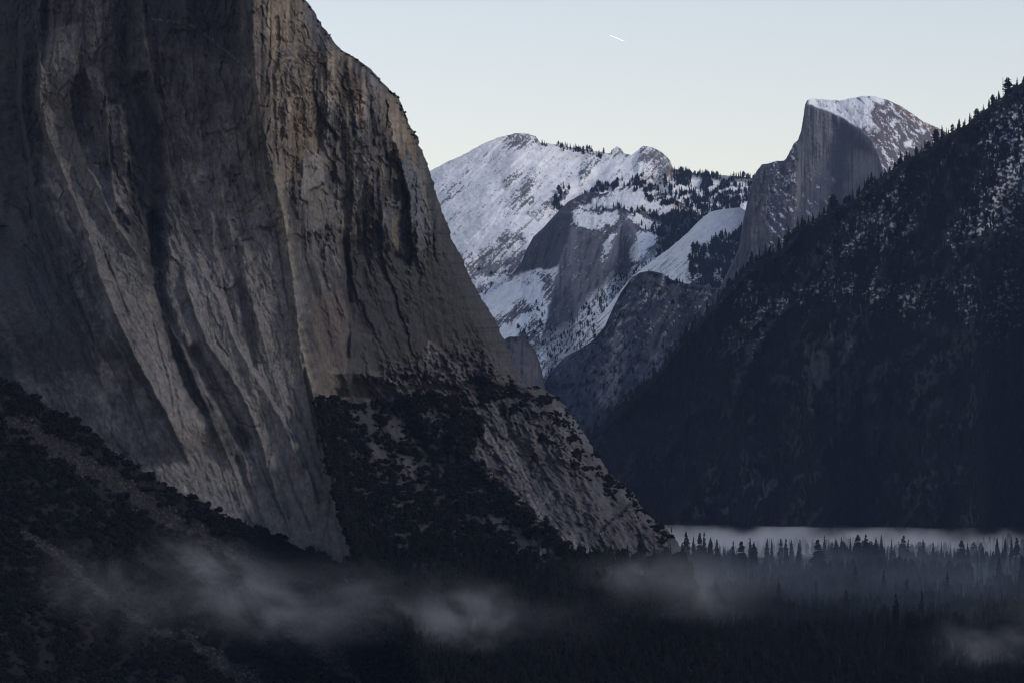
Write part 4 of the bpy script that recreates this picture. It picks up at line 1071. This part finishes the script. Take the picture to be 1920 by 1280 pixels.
VT = [(1286, 994, 5500, 1.3), (1300, 1004, 5500, 1.0), (1311, 998, 5600, 0.8), (1322, 996, 5600, 0.8), (1331, 1006, 5500, 1.1), (1344, 1009, 5400, 1.2), (1375, 1012, 5450, 1.1), (1388, 1014, 5400, 1.4), (1407, 1006, 5800, 1.0), (1413, 1014, 5400, 1.3),
      (1437, 1007, 5850, 1.0), (1448, 1008, 5850, 0.9), (1464, 1009, 5850, 0.9), (1475, 1009, 5600, 1.1), (1484, 1010, 5850, 0.9), (1496, 1016, 5450, 0.9), (1500, 1009, 5900, 1.1), (1534, 1011, 5500, 1.5), (1547, 1003, 6050, 1.0), (1566, 1009, 5750, 1.0),
      (1577, 1004, 6050, 0.9), (1594, 1006, 6000, 0.9), (1609, 1001, 6150, 1.2), (1624, 1000, 5900, 1.5), (1642, 1005, 6050, 0.9), (1653, 1001, 6150, 1.0), (1672, 1009, 5900, 1.0), (1693, 1003, 6000, 1.3), (1702, 1010, 5900, 1.0), (1731, 1009, 5950, 0.9),
      (1750, 1014, 5800, 1.0), (1765, 1014, 5800, 0.9), (1802, 1012, 5850, 1.4), (1815, 1016, 5800, 1.0), (1870, 1006, 6150, 1.0), (1884, 1006, 6150, 0.9), (1896, 1005, 6150, 1.1), (1906, 1007, 6150, 1.2), (1916, 1028, 5000, 1.3), (1872, 1032, 5000, 1.1),
      (1460, 1066, 4700, 1.1), (1530, 1072, 4500, 1.0), (1602, 1050, 4800, 1.0), (1658, 1056, 4700, 1.2), (1700, 1070, 4500, 1.2), (1776, 1058, 4600, 1.2), (1728, 1094, 4100, 1.3), (1462, 1080, 4300, 1.0), (1680, 1100, 4000, 1.2), (1588, 1090, 4200, 1.1)]
special = {0: 'bushy dark conifer nearest the cliff toe against the white mist', 17: 'broad dark conifer standing alone before the mist band, middle of the valley', 23: 'tall conifer piercing the top of the mist band right of the middle', 27: 'solitary dark conifer standing in the thin mist, right of the tall one', 32: 'lone dark conifer standing in blue mist near the right edge'}
for k, (px, py, d, wd) in enumerate(VT):
    wd *= 1.15
    if d < 5200: py += 12
    tp = world_at(px, py, d)
    z0 = float(floor_z(d))
    if k in special:
        place_tree('conifer_tree', CON_M[k % 5], (tp[0], tp[1], z0 - 1), tp[2] - z0 + 1, special[k], 'tree', wide=wd)
    else:
        lb, gr = (('conifer rising out of the pale mist near the toe of the cliff', 'conifer rising out of the pale mist in the middle of the valley', 'conifer rising out of the thin mist towards the right edge')[(px > 1430) + (px > 1660)], 'conifers against the mist') if d > 5200 else ('conifer standing above the dark forest in front of the mist', 'conifers before the mist')
        place_tree('conifer_tree', CON_M[k % 5], (tp[0], tp[1], z0 - 1), tp[2] - z0 + 1, lb, 'tree', gr, wide=wd)

def on_cliff(px, py):
    r = int(np.argmin(np.abs(CL_Y[:, 0] - py))); c = int(np.argmin(np.abs(CL_X[r] - px)))
    return Pc[r, c]
b = on_cliff(696, 141)
place_tree('conifer_tree', CON_M[1], (b[0], b[1], b[2] - 0.4), 5.0, 'lone small tree standing on the rim of the big cliff', 'tree')
b = on_cliff(1258, 998)
place_tree('conifer_tree', CON_M[3], (b[0] + 1, b[1], b[2] - 0.4), 6.0, 'small tree leaning out from the toe of the cliff above the mist', 'tree')

# ================================================================== contrail
c0 = world_at(1143.5, 66.3, 62000); c1 = world_at(1173, 79.0, 62500)
ax = Vector(c1 - c0); sd = ax.orthogonal().normalized(); s2 = ax.normalized().cross(sd)
tv, tf = [], []
prof = [(0, 0.5), (0.04, 4), (0.2, 4.8), (0.45, 3.8), (0.7, 2.6), (0.88, 1.5), (1.0, 0.3)]
for t, rad in prof:
    for i in range(10):
        a = 2 * math.pi * i / 10
        tv.append(tuple(Vector(c0) + ax * t + sd * (rad * math.cos(a)) + s2 * (rad * math.sin(a))))
for k in range(len(prof) - 1):
    for i in range(10):
        j = (i + 1) % 10
        tf.append((k * 10 + i, k * 10 + j, k * 10 + 10 + j, k * 10 + 10 + i))
m, nt, b_ = new_mat('ice_trail')
b_.inputs['Base Color'].default_value = (0.95, 0.95, 0.97, 1); b_.inputs['Roughness'].default_value = 1.0
b_.inputs['Subsurface Weight'].default_value = 0.0
tr = nt.nodes.new('ShaderNodeBsdfTranslucent'); tr.inputs['Color'].default_value = (0.95, 0.95, 0.97, 1)
ad = nt.nodes.new('ShaderNodeAddShader')
nt.links.new(b_.outputs[0], ad.inputs[0]); nt.links.new(tr.outputs[0], ad.inputs[1])
nt.links.new(ad.outputs[0], [x for x in nt.nodes if x.type == 'OUTPUT_MATERIAL'][0].inputs['Surface'])
props(link('contrail', mesh_from('contrail', tv, tf, [m], smooth=True)), 'short white contrail of a distant aircraft in the pale sky', 'contrail')

# ================================================================== air: haze everywhere, mist in the valley
import bmesh
def volume_mat(name, color, density, noise=None, shape=None):
    m = bpy.data.materials.new(name); m.use_nodes = True
    nt = m.node_tree; nt.nodes.clear(); N, L = nt.nodes, nt.links
    out = N.new('ShaderNodeOutputMaterial')
    pv = N.new('ShaderNodeVolumePrincipled')
    pv.inputs['Color'].default_value = (*color, 1); pv.inputs['Density'].default_value = density
    pv.inputs['Anisotropy'].default_value = 0.0
    L.new(pv.outputs[0], out.inputs['Volume'])
    if noise:
        tc = N.new('ShaderNodeTexCoord')
        n1 = N.new('ShaderNodeTexNoise'); n1.inputs['Detail'].default_value = 5.0; n1.inputs['Roughness'].default_value = 0.62; n1.inputs['Distortion'].default_value = 0.6
        mp = N.new('ShaderNodeMapping'); mp.inputs['Scale'].default_value = noise[0]; mp.inputs['Location'].default_value = noise[3]
        L.new(tc.outputs['Object'], mp.inputs['Vector']); L.new(mp.outputs[0], n1.inputs['Vector']); n1.inputs['Scale'].default_value = 1.0
        mr = N.new('ShaderNodeMapRange'); mr.interpolation_type = 'SMOOTHSTEP'
        mr.inputs['From Min'].default_value = noise[1]; mr.inputs['From Max'].default_value = noise[2]
        L.new(n1.outputs['Fac'], mr.inputs['Value'])
        if shape == 'ball':
            ln = N.new('ShaderNodeVectorMath'); ln.operation = 'LENGTH'
            L.new(tc.outputs['Object'], ln.inputs[0])
            fl = N.new('ShaderNodeMapRange'); fl.interpolation_type = 'SMOOTHERSTEP'
            fl.inputs['From Min'].default_value = 1.0; fl.inputs['From Max'].default_value = 0.0
            L.new(ln.outputs['Value'], fl.inputs['Value'])
        else:                                           # a layer: fades upward and towards its rim
            sx = N.new('ShaderNodeSeparateXYZ'); L.new(tc.outputs['Object'], sx.inputs[0])
            fl = N.new('ShaderNodeMapRange'); fl.interpolation_type = 'SMOOTHSTEP'
            fl.inputs['From Min'].default_value = 1.0; fl.inputs['From Max'].default_value = shape
            L.new(sx.outputs['Z'], fl.inputs['Value'])
        mu = N.new('ShaderNodeMath'); mu.operation = 'MULTIPLY'
        L.new(mr.outputs[0], mu.inputs[0]); L.new(fl.outputs[0], mu.inputs[1])
        m2 = N.new('ShaderNodeMath'); m2.operation = 'MULTIPLY'; m2.inputs[1].default_value = density
        L.new(mu.outputs[0], m2.inputs[0]); L.new(m2.outputs[0], pv.inputs['Density'])
    return m

def unit_mesh(name, ball, mat):
    bm = bmesh.new()
    if ball: bmesh.ops.create_icosphere(bm, subdivisions=3, radius=1.0)
    else: bmesh.ops.create_cube(bm, size=2.0)
    me = bpy.data.meshes.new(name); bm.to_mesh(me); bm.free(); me.materials.append(mat)
    return me

def mist(px, py, d, rx, ry, rd, density, label, tilt=0.0, noise=(1.6, 1.6, 1.6), lo=0.38, hi=0.7, seed=0.0, color=(0.93, 0.93, 0.96)):
    c = world_at(px, py, d)
    m = volume_mat('mist', color, density, (noise, lo, hi, (seed, seed * 2, seed)), 'ball')
    o = link('mist', unit_mesh('mist', True, m))
    o.location = c; o.scale = (rx * d / FPX, rd, ry * d / FPX); o.rotation_euler = (0, tilt, 0)
    return props(o, label, kind='stuff')

HAZE = 0.95e-5
me = unit_mesh('haze', False, volume_mat('haze', (0.42, 0.62, 1.0), HAZE))
hz = link('haze', me)
hz.location = (0, 13500, 835); hz.scale = (31000, 19500, 1115)
props(hz, 'thin blue morning haze filling the valley air', kind='stuff')

mist(620, 1130, 2570, 720, 115, 70, 0.0050, 'wide thin veil of grey mist along the foot of the slope', 0.06, (5.0, 1.5, 1.8), 0.36, 0.74, 3.3)
mist(450, 1105, 2550, 270, 105, 60, 0.0095, 'drifting grey mist over the scree at the bottom left', 0.48, (3.0, 1.2, 1.8), 0.38, 0.72, 1.3)
mist(200, 1120, 2500, 200, 110, 50, 0.0070, 'faint mist hanging low at the far left', 0.5, (2.4, 1.2, 1.2), 0.40, 0.72, 4.1)
mist(870, 1160, 2600, 170, 95, 60, 0.0100, 'small bright puff of mist below the cliff', -0.1, (2.4, 1.2, 1.6), 0.36, 0.72, 7.7)
mist(1100, 1105, 2880, 280, 85, 80, 0.0065, 'pale mist below the toe of the cliff', -0.04, (3.0, 1.2, 1.1), 0.36, 0.72, 9.2)
mist(1870, 1190, 2600, 200, 90, 60, 0.0070, 'faint mist over the dark forest at the lower right', -0.3, (2.2, 1.2, 1.1), 0.40, 0.72, 5.5)
mist(1270, 1095, 2780, 260, 95, 90, 0.0055, 'soft mist creeping round the toe of the cliff', 0.05, (2.6, 1.2, 1.1), 0.30, 0.75, 6.1)
m = volume_mat('mist_band', (0.92, 0.93, 0.97), 0.0030, ((4.0, 1.5, 0.6), 0.2, 0.6, (0, 0, 0)), 0.35)
_nt = m.node_tree
_sx = [n for n in _nt.nodes if n.type == 'SEPXYZ'][0]; _fl = [n for n in _nt.nodes if n.type == 'MAP_RANGE' and n.inputs['Value'].is_linked and n.inputs['Value'].links[0].from_node == _sx][0]
_nz = _nt.nodes.new('ShaderNodeTexNoise'); _nz.inputs['Scale'].default_value = 1.0; _nz.inputs['Detail'].default_value = 4.0
_mp = _nt.nodes.new('ShaderNodeMapping'); _mp.inputs['Scale'].default_value = (7.0, 2.0, 0.4)
_tc = [n for n in _nt.nodes if n.type == 'TEX_COORD'][0]
_nt.links.new(_tc.outputs['Object'], _mp.inputs['Vector']); _nt.links.new(_mp.outputs[0], _nz.inputs['Vector'])
_m1 = _nt.nodes.new('ShaderNodeMath'); _m1.operation = 'MULTIPLY_ADD'; _m1.inputs[1].default_value = 3.2; _m1.inputs[2].default_value = -1.45
_nt.links.new(_nz.outputs['Fac'], _m1.inputs[0])
_m2 = _nt.nodes.new('ShaderNodeMath'); _m2.operation = 'ADD'
_nt.links.new(_sx.outputs['Z'], _m2.inputs[0]); _nt.links.new(_m1.outputs[0], _m2.inputs[1])
_m3 = _nt.nodes.new('ShaderNodeMath'); _m3.operation = 'MULTIPLY_ADD'; _m3.inputs[1].default_value = 0.30     # thinner to the right
_nt.links.new(_sx.outputs['X'], _m3.inputs[0]); _nt.links.new(_m2.outputs[0], _m3.inputs[2])
_nt.links.new(_m3.outputs[0], _fl.inputs['Value'])
o = link('mist_band', unit_mesh('mist_band', False, m))
o.location = (700, 6480, 92); o.scale = (620, 330, 36); o.rotation_euler = (0, 0.008, 0)
props(o, 'bright flat band of mist lying across the valley floor', kind='stuff')
m = volume_mat('forest_mist', (0.70, 0.82, 1.0), 0.00022, ((5.0, 2.0, 1.0), 0.3, 0.65, (3, 0, 0)), 0.0)
o = link('forest_mist', unit_mesh('forest_mist', False, m))
o.location = (520, 5000, 78); o.scale = (620, 1000, 45); o.rotation_euler = (0.018, 0, 0)
props(o, 'thin blue mist among the valley conifers', kind='stuff')
